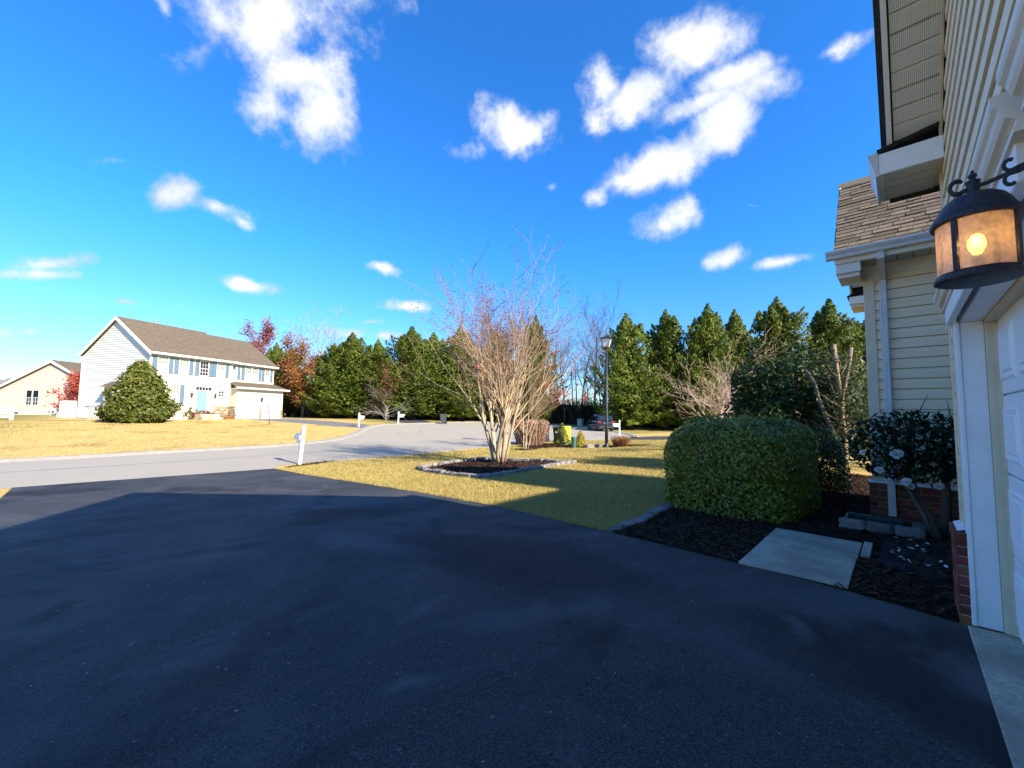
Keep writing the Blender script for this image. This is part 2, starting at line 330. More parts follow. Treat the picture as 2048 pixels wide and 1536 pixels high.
mat('leaf_holly', (.085, .105, .014), island=[((.026, .045, .008), .85), ((.22, .21, .030), .5)], rough=.5, spec=.25, trans=.2)
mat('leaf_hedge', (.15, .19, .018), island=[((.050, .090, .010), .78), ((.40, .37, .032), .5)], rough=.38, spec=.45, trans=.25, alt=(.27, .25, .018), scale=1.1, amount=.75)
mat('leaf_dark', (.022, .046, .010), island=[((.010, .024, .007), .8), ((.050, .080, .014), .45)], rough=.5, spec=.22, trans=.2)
mat('bark_pruned', (.30, .225, .135), alt=(.16, .115, .07), scale=7, amount=.9, rough=.9, bump=.5, bscale=40, stretch=(1, 1, .35))
mat('leaf_camellia', (.014, .050, .016), island=[((.008, .028, .010), .8), ((.028, .075, .022), .4)], rough=.38, spec=.32, trans=.15, obj_var=.25)
mat('leaf_olive', (.10, .12, .03), island=[((.05, .07, .015), .8), ((.20, .17, .05), .5)], rough=.6, trans=.25)
mat('leaf_maroon', (.16, .035, .03), island=[((.09, .02, .02), .8), ((.26, .09, .05), .5)], rough=.6, trans=.25)
mat('leaf_yellow', (.42, .34, .02), island=[((.30, .28, .02), .8), ((.55, .36, .03), .5)], rough=.5, trans=.3)
mat('leaf_arbor', (.17, .22, .02), island=[((.09, .15, .015), .8), ((.34, .28, .03), .4)], rough=.5, trans=.25)
mat('leaf_brown', (.30, .12, .035), island=[((.20, .07, .02), .8), ((.40, .22, .07), .5)], rough=.8, trans=.2)
mat('straw', (.42, .27, .17), island=[((.32, .17, .12), .8), ((.52, .38, .24), .4)], rough=.9, trans=.2)
mat('petal', (.80, .80, .78), rough=.6, trans=.2)
mat('bud', (.55, .55, .30), rough=.6)
mat('grass_own', (.54, .40, .125), island=[((.68, .50, .20), .9), ((.20, .20, .055), .62)], rough=.8, spec=.12, trans=.25, alt=(.24, .25, .075), scale=.55, amount=.6)
mat('grass_gold', (.53, .38, .125), island=[((.43, .29, .09), .8), ((.60, .46, .19), .5)], rough=.85, spec=.1, trans=.2)
mat('n_siding_white', (.66, .66, .60), alt=(.60, .60, .55), scale=2, amount=.4, rough=.55)
mat('n_siding_cream', (.58, .53, .39), alt=(.53, .48, .36), scale=2, amount=.4, rough=.55)
mat('n_trim', (.66, .64, .59), rough=.5)
mat('n_roof', (.150, .118, .082), alt=(.090, .072, .053), scale=2.4, amount=.8, alt2=(.19, .15, .10), scale2=.35, amount2=.5, rough=.95, bump=.3, bscale=6, stretch=(1.2, 4, 4), spec=.1)
mat('n_shutter', (.105, .165, .215), rough=.5)
mat('n_pane', (.30, .33, .36), rough=.08, spec=.8)
mat('n_pane_dark', (.025, .032, .045), rough=.06, spec=.8)
mat('n_blind', (.36, .37, .35), alt=(.28, .29, .28), scale=20, stretch=(.1, .1, 3), rough=.7)
mat('n_door', (.19, .31, .43), rough=.4)
mat('n_foundation', (.58, .55, .46), rough=.9, bump=.3, bscale=30)
mat('beige_siding', (.56, .435, .36), alt=(.52, .40, .33), scale=2, amount=.4, rough=.55)
mat('cart_grey', (.045, .05, .056), rough=.5)
mat('cart_brown', (.05, .028, .016), rough=.5)
mat('cart_yellow', (.72, .62, .02), rough=.5)
mat('utility_green', (.045, .13, .085), alt=(.03, .09, .06), scale=10, rough=.5)
mat('utility_pale', (.38, .46, .42), rough=.5)
mat('car_paint', (.010, .011, .014), rough=.22, spec=.6, coat=.6)
mat('car_glass', (.02, .025, .03), rough=.04, spec=.8)
mat('car_chrome', (.5, .5, .5), rough=.2, metal=1)
mat('car_lower', (.22, .21, .19), rough=.3, spec=.6)
mat('tyre', (.018, .018, .018), rough=.9)
mat('red_lens', (.35, .01, .015), rough=.15, spec=.7)
mat('frost_glass', (.75, .75, .70), rough=.3)
mat('green_plastic', (.03, .085, .06), rough=.5)
mat('fabric_dark', (.010, .010, .013), alt=(.018, .015, .015), scale=30, rough=.9, bump=.4, bscale=60)
mat('debris', (.45, .40, .32), island=[((.7, .68, .62), .7), ((.20, .12, .06), .6)], rough=.9)

# ground: dormant lawns; each lot has its own grass, worn and greener in patches
def ground_material():
    m = bpy.data.materials.new('lawn'); m.use_nodes = True; nt = m.node_tree; nt.nodes.clear(); L = nt.links
    out = nd(nt, 'ShaderNodeOutputMaterial'); p = nd(nt, 'ShaderNodeBsdfPrincipled'); p.inputs['Roughness'].default_value = .95; p.inputs['Specular IOR Level'].default_value = .1
    t = nd(nt, 'ShaderNodeTexCoord').outputs['Object']; sx = nd(nt, 'ShaderNodeSeparateXYZ'); L.new(t, sx.inputs[0])
    def noise(sc, lo, hi, det=6):
        n = nd(nt, 'ShaderNodeTexNoise'); n.inputs['Scale'].default_value = sc; n.inputs['Detail'].default_value = det; n.inputs['Roughness'].default_value = .65; L.new(t, n.inputs['Vector'])
        r = nd(nt, 'ShaderNodeMapRange'); r.inputs['From Min'].default_value = lo; r.inputs['From Max'].default_value = hi; L.new(n.outputs[0], r.inputs['Value']); return r.outputs[0], n.outputs[0]
    def mix(f, a, b):
        q = nd(nt, 'ShaderNodeMix', data_type='RGBA'); L.new(f, q.inputs['Factor'])
        for s, v in (('A', a), ('B', b)):
            if isinstance(v, tuple): q.inputs[s].default_value = (*v, 1)
            else: L.new(v, q.inputs[s])
        return q.outputs['Result']
    def rng_(v, a, b):
        r = nd(nt, 'ShaderNodeMapRange'); r.inputs['From Min'].default_value = a; r.inputs['From Max'].default_value = b; L.new(v, r.inputs['Value']); return r.outputs[0]
    def mul(a, b, op='MULTIPLY'):
        q = nd(nt, 'ShaderNodeMath', operation=op)
        for i, v in enumerate((a, b)):
            if isinstance(v, (int, float)): q.inputs[i].default_value = v
            else: L.new(v, q.inputs[i])
        return q.outputs[0]
    fine = noise(22, .3, .7)[0]; mid = noise(1.1, .38, .62)[0]; big = noise(.25, .4, .6, 3)[0]
    own = mix(fine, mix(mid, (.48, .345, .11), (.29, .245, .075)), (.62, .45, .165))
    own = mix(mul(big, .5), own, (.56, .385, .125))
    gold = mix(fine, mix(mid, (.54, .38, .125), (.46, .31, .090)), (.60, .45, .18))
    gold = mix(mul(noise(.35, .52, .66, 4)[0], .8), gold, (.25, .155, .050))
    wob = mul(noise(.3, 0, 1, 3)[1], 5.0)
    far = rng_(sx.outputs['Y'], 17.5, 19.0)
    left = rng_(mul(mul(sx.outputs['X'], -1.0), wob, 'ADD'), 3.0, 6.0); backy = rng_(sx.outputs['Y'], 27, 40)
    gold = mix(mul(mul(left, backy), .85), gold, mix(fine, (.17, .175, .035), (.30, .25, .075)))
    right = rng_(mul(sx.outputs['X'], wob, 'ADD'), 21, 25)
    gold = mix(right, gold, mix(fine, mix(mid, (.30, .24, .06), (.19, .18, .04)), (.38, .30, .09)))
    cur = mix(far, own, gold)
    L.new(cur, p.inputs['Base Color'])
    b = nd(nt, 'ShaderNodeBump'); b.inputs['Strength'].default_value = .9; b.inputs['Distance'].default_value = .05; L.new(noise(16, 0, 1, 8)[1], b.inputs['Height']); L.new(b.outputs[0], p.inputs['Normal'])
    L.new(p.outputs[0], out.inputs[0]); MATS['lawn'] = m
ground_material()

# sealed blacktop: coarse aggregate, sweeps of thinner sealer, scuffs
def asphalt_material():
    m = bpy.data.materials.new('asphalt_sealed'); m.use_nodes = True; nt = m.node_tree; nt.nodes.clear(); L = nt.links
    out = nd(nt, 'ShaderNodeOutputMaterial'); p = nd(nt, 'ShaderNodeBsdfPrincipled'); p.inputs['Specular IOR Level'].default_value = .22
    t = nd(nt, 'ShaderNodeTexCoord').outputs['Object']
    def noise(sc, lo, hi, det=6, dist=0.0, st=None, rot=0.0):
        v = t
        if st: mp = nd(nt, 'ShaderNodeMapping'); mp.inputs['Scale'].default_value = st; mp.inputs['Rotation'].default_value = (0, 0, rot); L.new(t, mp.inputs['Vector']); v = mp.outputs[0]
        n = nd(nt, 'ShaderNodeTexNoise'); n.inputs['Scale'].default_value = sc; n.inputs['Detail'].default_value = det; n.inputs['Roughness'].default_value = .65; n.inputs['Distortion'].default_value = dist; L.new(v, n.inputs['Vector'])
        r = nd(nt, 'ShaderNodeMapRange'); r.inputs['From Min'].default_value = lo; r.inputs['From Max'].default_value = hi; L.new(n.outputs[0], r.inputs['Value']); return r.outputs[0], n.outputs[0]
    def mix(f, a, b, k=1.0):
        q = nd(nt, 'ShaderNodeMix', data_type='RGBA'); mm = nd(nt, 'ShaderNodeMath', operation='MULTIPLY', use_clamp=True); L.new(f, mm.inputs[0]); mm.inputs[1].default_value = k; L.new(mm.outputs[0], q.inputs['Factor'])
        for s_, v in (('A', a), ('B', b)):
            if isinstance(v, tuple): q.inputs[s_].default_value = (*v, 1)
            else: L.new(v, q.inputs[s_])
        return q.outputs['Result']
    vo = nd(nt, 'ShaderNodeTexVoronoi'); vo.inputs['Scale'].default_value = 105; L.new(t, vo.inputs['Vector'])
    vr = nd(nt, 'ShaderNodeMapRange'); vr.inputs['From Min'].default_value = .15; vr.inputs['From Max'].default_value = .75; L.new(vo.outputs['Distance'], vr.inputs['Value'])
    c = mix(vr.outputs[0], (.072, .073, .074), (.020, .021, .022))
    sp = nd(nt, 'ShaderNodeSeparateColor'); L.new(vo.outputs['Color'], sp.inputs[0]); s2 = nd(nt, 'ShaderNodeMapRange'); s2.inputs['From Min'].default_value = .965; s2.inputs['From Max'].default_value = 1.0; L.new(sp.outputs[0], s2.inputs['Value'])
    c = mix(s2.outputs[0], c, (.17, .17, .17), .6)
    c = mix(noise(.42, .46, .66, 5, 1.2)[0], c, (.090, .091, .095), .6)
    c = mix(noise(.7, .56, .74, 7, 2.0, (.6, 1.3, 1), .9)[0], c, (.105, .107, .113), .6)
    c = mix(noise(.5, .52, .64, 4, .8)[0], c, (.011, .011, .013), .8)
    c = mix(noise(7, .66, .74, 8, 1.0, (.3, 2.2, 1), .35)[0], c, (.22, .22, .21), .55)
    # marks on this drive: a pale tyre scuff, worn sweeps, dark smooth patches of sealer
    wob = nd(nt, 'ShaderNodeTexNoise'); wob.inputs['Scale'].default_value = 2.2; wob.inputs['Detail'].default_value = 6; L.new(t, wob.inputs['Vector'])
    wm_ = nd(nt, 'ShaderNodeVectorMath', operation='MULTIPLY_ADD'); L.new(wob.outputs['Color'], wm_.inputs[0]); wm_.inputs[1].default_value = (.5, .5, 0); L.new(t, wm_.inputs[2])
    def blot(c, x, y, a, b_, rot, colr, k, soft=.5, hollow=0.0):
        mp = nd(nt, 'ShaderNodeMapping', vector_type='TEXTURE'); mp.inputs['Location'].default_value = (x+.25, y+.25, 0); mp.inputs['Rotation'].default_value = (0, 0, rot); mp.inputs['Scale'].default_value = (a, b_, 1000); L.new(wm_.outputs[0], mp.inputs['Vector'])
        ln = nd(nt, 'ShaderNodeVectorMath', operation='LENGTH'); L.new(mp.outputs[0], ln.inputs[0]); v = ln.outputs['Value']
        if hollow:
            q = nd(nt, 'ShaderNodeMath', operation='SUBTRACT'); L.new(v, q.inputs[0]); q.inputs[1].default_value = 1; q2 = nd(nt, 'ShaderNodeMath', operation='ABSOLUTE'); L.new(q.outputs[0], q2.inputs[0]); q3 = nd(nt, 'ShaderNodeMath', operation='DIVIDE'); L.new(q2.outputs[0], q3.inputs[0]); q3.inputs[1].default_value = hollow; v = q3.outputs[0]
        r = nd(nt, 'ShaderNodeMapRange'); r.interpolation_type = 'SMOOTHSTEP'; r.inputs['From Min'].default_value = 1.0; r.inputs['From Max'].default_value = 1-soft; L.new(v, r.inputs['Value']); return mix(r.outputs[0], c, colr, k)
    c = blot(c, 3.1, 2.9, 1.7, .75, 1.75, (.013, .013, .015), .75, .4)
    c = blot(c, 2.35, 4.5, 1.4, .35, 1.9, (.10, .102, .108), .5, .8)
    c = blot(c, 2.25, 2.0, .9, .22, 2.5, (.09, .092, .098), .45, .8)
    c = blot(c, 3.2, 7.6, .9, .3, 2.4, (.11, .112, .118), .45, .8)
    c = blot(c, 1.33, 1.98, .26, .11, 2.6, (.15, .15, .155), .4, .95)
    c = blot(c, 3.43, .62, .30, .12, .4, (.17, .17, .17), .35, .9)
    c = blot(c, -.1, 4.65, .30, .14, .8, (.008, .008, .009), .8, .5)
    c = blot(c, .9, 3.1, 1.3, .25, .6, (.012, .012, .014), .5, .8)
    L.new(c, p.inputs['Base Color']); r = noise(1.2, .3, .7)[0]; rr = nd(nt, 'ShaderNodeMapRange'); rr.inputs['To Min'].default_value = .66; rr.inputs['To Max'].default_value = .85; L.new(r, rr.inputs['Value']); L.new(rr.outputs[0], p.inputs['Roughness'])
    b = nd(nt, 'ShaderNodeBump'); b.inputs['Strength'].default_value = .55; b.inputs['Distance'].default_value = .005; b.invert = True; L.new(vo.outputs['Distance'], b.inputs['Height'])
    b2 = nd(nt, 'ShaderNodeBump'); b2.inputs['Strength'].default_value = .3; b2.inputs['Distance'].default_value = .012; L.new(noise(26, 0, 1, 5)[1], b2.inputs['Height']); L.new(b.outputs[0], b2.inputs['Normal']); L.new(b2.outputs[0], p.inputs['Normal'])
    L.new(p.outputs[0], out.inputs[0]); MATS['asphalt_sealed'] = m
asphalt_material()

# ------------------------------------------------------------------ the setting
g = MB(); ys = [-400, -60, -8, 0] + [1+.5*i for i in range(92)] + [50, 60, 80, 120, 250, 600, 2500]; xs = [-1800, -300, -60, -20, 0, 10, 20, 40, 60, 100, 300, 1800]
g.add([(x, y, zt(y)) for y in ys for x in xs], [(j*len(xs)+i, j*len(xs)+i+1, (j+1)*len(xs)+i+1, (j+1)*len(xs)+i) for j in range(len(ys)-1) for i in range(len(xs)-1)])
put('ground', g, 'lawn', kind='structure')

import bmesh
from mathutils.geometry import tessellate_polygon
def drape_mesh(poly, dz, step=.5):
    bm = bmesh.new(); bv = [bm.verts.new((x, y, 0)) for x, y in poly]
    for tri in tessellate_polygon([[Vector((x, y, 0)) for x, y in poly]]):
        try: bm.faces.new([bv[i] for i in tri])
        except ValueError: pass
    y0 = min(p[1] for p in poly); y1 = max(p[1] for p in poly); y = math.floor(y0/step)*step
    while y < y1:
        if y > y0+.01: bmesh.ops.bisect_plane(bm, geom=bm.verts[:]+bm.edges[:]+bm.faces[:], plane_co=(0, y, 0), plane_no=(0, 1, 0))
        y += step
    for v in bm.verts: v.co.z = zt(v.co.y)+dz
    for f in bm.faces:
        if f.normal.z < 0: f.normal_flip()
    bm.normal_update()
    for f in bm.faces:
        if f.normal.z < 0: f.normal_flip()
    me = bpy.data.meshes.new('sheet'); bm.to_mesh(me); bm.free(); return me
def smooth_path(pts, n=6):
    out = []; P = [Vector((*p, 0)) for p in pts]
    for i in range(len(P)-1):
        a, b, c, d = P[max(i-1, 0)], P[i], P[i+1], P[min(i+2, len(P)-1)]
        for k in range(n):
            t = k/n; out.append(.5*((2*b)+(c-a)*t+(2*a-5*b+4*c-d)*t*t+(3*b-a-3*c+d)*t**3))
    out.append(P[-1]); return [(p.x, p.y) for p in out]
near_edge = [(-60, 14.9), (-20, 14.9), (-1.2, 14.85), (4.3, 14.45), (4.6, 15.1), (6.2, 15.35), (9, 15.4), (12, 15.8), (15.4, 16.4), (20, 17.2), (23, 16.9), (26.7, 15.3)]
far_edge = smooth_path([(42.3, 27.9), (41.6, 33.2), (38.7, 37.1), (33.2, 37.9), (27.3, 37.1), (21.9, 36.3), (18.6, 34.6), (16.3, 31.8), (13.85, 28.2), (10.9, 24.7), (8, 22.9), (4.5, 22.2), (2, 22), (-1.8, 21.55), (-20, 21.5), (-60, 21.5)])
right_edge = smooth_path([(30.6, 15.9), (33, 17.2), (36.5, 20.2), (40.3, 24.2), (42.3, 27.9)])
put('street', drape_mesh(near_edge+right_edge[:-1]+far_edge, .004), 'road', kind='structure')
DRIVE = [(4.33, -.31), (4.47, .4), (4.53, 1.2), (4.63, 2.7), (4.8, 5), (4.78, 7), (4.66, 9.5), (4.45, 12), (4.3, 14.42), (1.5, 14.62), (-1.0, 14.80), (-1.02, 12.85), (-1.3, 10), (-2.4, 5), (-2.6, -.31)]
put('driveway', drape_mesh(DRIVE, .012), 'asphalt_sealed', kind='structure')
put('neighbour_driveway', drape_mesh([(10.5, 46.55), (14.85, 48.55), (18.6, 37.0), (18.3, 34.8), (16.5, 32.5), (15.2, 35.2)], .010), 'drive_grey', kind='structure')
put('far_driveway', drape_mesh([(23.6, 36.9), (27.0, 37.4), (31, 47), (24.5, 48)], .010), 'drive_dark', kind='structure')
put('side_driveway', drape_mesh([(26.9, 15.0), (29.5, 12.0), (36, 8), (46, 2), (50, 6), (40, 11.5), (34.3, 15.4), (31.3, 15.9)], .010), 'drive_dark', kind='structure')
def curb(name, path, w, h, flip=1):
    m = MB(); n = len(path); rows = []
    for i, (x, y) in enumerate(path):
        a = Vector((*path[max(i-1, 0)], 0)); b = Vector((*path[min(i+1, n-1)], 0)); t = (b-a).normalized(); nn = Vector((-t.y, t.x, 0))*flip
        z = zt(y)
        for o, hh in ((0, -.02), (.02, .012), (w*.45, h), (w, h), (w+.01, -.05)):
            q = Vector((x, y, 0))+nn*o; rows.append((q.x, q.y, z+hh))
    m.add(rows, [(i*5+k, i*5+k+1, (i+1)*5+k+1, (i+1)*5+k) for i in range(n-1) for k in range(4)])
    return put(name, m, 'curb_concrete', kind='structure')
curb('curb', [p for p in far_edge], .55, .085, -1)
curb('curb', right_edge, .55, .085, -1)
curb('curb', smooth_path([(-60, 14.9), (-20, 14.9), (-1.25, 14.85)]), .25, .03, -1)
curb('curb', smooth_path([(6.2, 15.35), (9, 15.4), (12, 15.8), (15.4, 16.4), (20, 17.2), (23, 16.9), (26.7, 15.3)]), .25, .03, -1)
def crack(pts, w):
    m = MB(); P = smooth_path(pts, 8); r_ = random.Random(len(P)); L_ = []; 
    for i, (x, y) in enumerate(P): j = r_.uniform(-.05, .05); ww = w*r_.uniform(.5, 1.2); L_ += [(x+j, y-ww, zt(y)+.008), (x+j, y+ww, zt(y)+.008)]
    return put('road_crack', m.add(L_, [(2*i, 2*i+2, 2*i+3, 2*i+1) for i in range(len(P)-1)]), 'drive_dark', kind='structure')
for pts_, w_ in (([(16.2, 27.4), (17.6, 28.2), (18.6, 27.6), (20.0, 29.6), (22.5, 30.0)], .035), ([(14.6, 27.6), (16.0, 26.2), (18.4, 26.6)], .03), ([(17.0, 21.6), (19.0, 21.0), (22.5, 20.4)], .05), ([(-3, 18.4), (1, 18.3), (6, 18.6), (11, 19.2)], .02)): crack(pts_, w_)
ap = MB().bbox(-1.2, 4.345, -.62, -.285, -.1, .018, .006); put('garage_apron', ap, 'concrete', kind='structure')

def inpoly(P, poly):
    x, y = P[:, 0], P[:, 1]; r = np.zeros(len(P), bool); j = len(poly)-1
    for i in range(len(poly)):
        xi, yi = poly[i]; xj, yj = poly[j]
        r ^= ((yi > y) != (yj > y)) & (x < (xj-xi)*(y-yi)/((yj-yi) or 1e-9)+xi); j = i
    return r
def ztn(y):
    s = lambda t: (lambda u: u*u*(3-2*u)*.5+u*.5)(np.clip(t, 0, 1))
    return -.45*s((y-1)/13.5)+.83*s((y-22)/24)
BED_FRONT = [(4.52, 1.24), (4.64, 2.68), (5.5, 2.66), (7.25, 2.85), (8.6, 3.15), (10.5, 3.1), (12.6, 2.6), (13.6, 1.2), (13.3, .3), (7.78, .3), (7.78, -2.6), (4.78, -2.6), (4.78, -.27), (4.37, -.25), (4.46, .33)]
BED_TREE = [(7.12, 10.68), (7.9, 11.1), (8.8, 11.4), (9.7, 11.55), (10.55, 11.53), (11.1, 9.6), (11.33, 7.86), (10.6, 7.95), (9.77, 7.9), (8.43, 7.67), (7.6, 7.58), (6.95, 7.64), (6.83, 8.73), (6.9, 9.8)]
BED_MAIL = [(4.62, 14.55), (5.4, 14.95), (6.35, 15.28), (6.5, 15.05), (5.6, 14.62), (4.7, 14.35)]
BED_LAMP = [(16.2, 13.6), (17.6, 13.5), (18.3, 12.2), (19.6, 11.0), (22.6, 10.4), (22.9, 11.0), (21.0, 11.8), (20.2, 13.2), (20.6, 15.2), (18.6, 15.9), (16.4, 15.4)]
BED_SHRUB = [(14.9, 13.3), (15.9, 13.2), (16.2, 14.0), (15.6, 14.4), (14.8, 14.1)]
HOLES = [[(4.48, .345), (6.22, .345), (6.22, 1.22), (4.48, 1.22)], [(5.58, .26), (6.2, .26), (6.2, .36), (5.58, .36)]]
def chips(poly, per_m2, size, dz=.02, thick=1.0):
    P = np.array(poly); lo, hi = P.min(0), P.max(0); n = int((hi-lo).prod()*per_m2); q = rng.uniform(lo, hi, (n, 2)); q = q[inpoly(q, poly)]
    for h_ in HOLES: q = q[~inpoly(q, h_)]
    n = len(q); a = rng.uniform(0, 6.283, n); l = size*rng.uniform(.5, 1.6, n); w = l*rng.uniform(.15, .4, n); tx = rng.normal(0, .35, n); z = ztn(q[:, 1])+dz+rng.uniform(0, .022, n)*thick
    ca, sa = np.cos(a), np.sin(a); V = np.zeros((n, 4, 3))
    for k, (u, v) in enumerate(((-.5, -.5), (.5, -.5), (.5, .5), (-.5, .5))):
        V[:, k, 0] = q[:, 0]+ca*u*l-sa*v*w; V[:, k, 1] = q[:, 1]+sa*u*l+ca*v*w; V[:, k, 2] = z+tx*u*l+.3*v*w
    return npmesh('chips', V, 4)
for nm, poly, per, sz in (('mulch_bed', BED_FRONT, 900, .045), ('mulch_bed', BED_TREE, 420, .06), ('mulch_bed', BED_MAIL, 400, .06), ('mulch_bed', BED_LAMP, 150, .09), ('mulch_bed', BED_SHRUB, 200, .09)):
    b = put(nm, drape_mesh(poly, .016), 'mulch', kind='structure')
    put('wood_chips', chips(poly, per, sz), 'mulch_chip', parent=b, kind='stuff')

# grass blades, one mass for each lawn
def blades(poly, holes, dens, hgt, wid, dmax, power=1.0):
    P = np.array(poly); lo, hi = P.min(0), P.max(0); n = int((hi-lo).prod()*dens); q = rng.uniform(lo, hi, (n, 2)); ok = inpoly(q, poly)
    for h in holes: ok &= ~inpoly(q, h)
    q = q[ok]; D = np.hypot(q[:, 0], q[:, 1]); keep = rng.uniform(0, 1, len(q)) < np.clip((dmax/np.maximum(D, dmax))**power, 0, 1); q = q[keep]; D = D[keep]; n = len(q)
    sc = np.clip((D/dmax)**(power*.5), 1, 4)
    a = rng.uniform(0, 6.283, n); h = hgt*rng.uniform(.5, 1.3, n); w = wid*rng.uniform(.7, 1.3, n)*sc; ln = rng.normal(0, .8, (n, 2))*h[:, None]; z = ztn(q[:, 1])
    V = np.zeros((n, 3, 3)); V[:, 0, :2] = q-np.stack([np.cos(a), np.sin(a)], 1)*w[:, None]/2; V[:, 1, :2] = q+np.stack([np.cos(a), np.sin(a)], 1)*w[:, None]/2
    V[:, 2, :2] = q+ln; V[:, :2, 2] = (z-.005)[:, None]; V[:, 2, 2] = z+h
    return npmesh('blades', V, 3)
LAWN = [(4.64, 2.72), (7.25, 2.92), (8.6, 3.2), (13, 3), (26, 1), (29.3, 12), (26.7, 15.0), (23, 16.6), (20, 16.9), (15.4, 16.1), (12, 15.5), (9, 15.1), (6.2, 15.05), (4.7, 14.3), (4.4, 14.3), (4.49, 12), (4.70, 9.5), (4.82, 7), (4.84, 5)]
put('front_lawn_grass', blades(LAWN, [BED_TREE, BED_LAMP, BED_MAIL, BED_SHRUB], 3000, .055, .011, 7.5, 1.2), 'grass_own', kind='stuff')
put('left_lawn_grass', blades([(-4, 10), (-1.06, 12.85), (-1.06, 14.55), (-4, 14.6)], [], 900, .04, .01, 9, 1.0), 'grass_gold', kind='stuff')
put('drive_edge_grass', blades([(4.60, 2.75), (4.77, 5), (4.75, 7), (4.63, 9.5), (4.42, 12), (4.30, 14.3), (4.42, 14.3), (4.53, 12), (4.76, 9.5), (4.90, 7), (4.90, 5), (4.76, 2.75)], [], 2600, .05, .010, 7.5, 1.0), 'grass_own', kind='stuff')
NL = [(-12, 22.2), (4.5, 22.9), (8, 23.6), (10.9, 25.4), (13.5, 28.9), (15.8, 32.4), (14.9, 35.2), (10.3, 46.4), (0, 44), (-14, 46)]
put('neighbour_lawn_grass', blades(NL, [], 150, .045, .022, 22, 1.0), 'grass_gold', kind='stuff')

# ------------------------------------------------------------------ the house at the right edge
def perf_material():
    m = bpy.data.materials.new('soffit_perforated'); m.use_nodes = True; nt = m.node_tree; L = nt.links; p = nt.nodes['Principled BSDF']; p.inputs['Roughness'].default_value = .6
    t = nd(nt, 'ShaderNodeTexCoord'); mp = nd(nt, 'ShaderNodeMapping'); mp.inputs['Scale'].default_value = (1, 1, 0); L.new(t.outputs['Object'], mp.inputs['Vector'])
    v = nd(nt, 'ShaderNodeTexVoronoi'); v.inputs['Scale'].default_value = 95; v.inputs['Randomness'].default_value = 0; L.new(mp.outputs[0], v.inputs['Vector'])
    r = nd(nt, 'ShaderNodeMapRange'); r.inputs['From Min'].default_value = .20; r.inputs['From Max'].default_value = .30; L.new(v.outputs['Distance'], r.inputs['Value'])
    x = nd(nt, 'ShaderNodeMix', data_type='RGBA'); x.inputs['A'].default_value = (.16, .15, .13, 1); x.inputs['B'].default_value = (.72, .69, .62, 1); L.new(r.outputs[0], x.inputs['Factor']); L.new(x.outputs['Result'], p.inputs['Base Color'])
    MATS['soffit_perforated'] = m
perf_material()
house = thing('house', 'cream sided house with brick base and garage doors at the right edge of the picture', 'house', (3.0, -1.0, 0))
def HP(name, mb, m, parent=None): return put(name, mb, m, parent or house)
LAP = .142
GW = -.335                        # face of the garage wall behind its boards
GC, GE, GS = 1.7, 5.0, .85        # middle of the gable, eave, roof slope
def zroof(x): return 3.45+GS*(GE-abs(x-GC)-GC)    # top of the garage roof over the front wall
DOORS = ((1.95, 4.36), (-.96, 1.45))
# garage: backing walls
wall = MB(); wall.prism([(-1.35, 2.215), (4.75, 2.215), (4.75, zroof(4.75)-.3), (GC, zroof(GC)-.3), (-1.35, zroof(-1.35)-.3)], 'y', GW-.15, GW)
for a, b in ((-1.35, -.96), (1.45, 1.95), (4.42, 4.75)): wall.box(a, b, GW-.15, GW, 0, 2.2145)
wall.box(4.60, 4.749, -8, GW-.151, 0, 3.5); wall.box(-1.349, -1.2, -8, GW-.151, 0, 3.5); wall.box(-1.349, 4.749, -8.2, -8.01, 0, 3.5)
gw = HP('garage_wall', wall, 'lap_shade_dirt')
def board_x(x0, x1, z, e=LAP, y=GW): return MB().prism([(y, z), (y+.020, z), (y+.0195, z+.56*e), (y+.008, z+.62*e), (y+.006, z+e-.011), (y, z+e-.011)][::-1], 'x', x0, x1)
k = 0
while True:
    z = 2.24+k*LAP
    half = (zroof(GC)-.24-z-LAP)/GS
    if half < .15: break
    x0, x1 = max(-1.33, GC-half), min(4.73, GC+half)
    put('siding_board', board_x(x0, x1, z), 'siding_cream', gw); k += 1
for k in range(12):
    z = .66+k*LAP
    if z+LAP < 2.4: put('siding_board', board_x(4.475, 4.73, z), 'siding_cream', gw)
for k in range(15):
    z = .08+k*LAP; put('siding_board', board_x(1.54, 1.86, z), 'siding_cream', gw)
HP('corner_board', MB().bbox(4.70, 4.77, GW-.1, GW+.03, .64, 3.5), 'trim_cream')
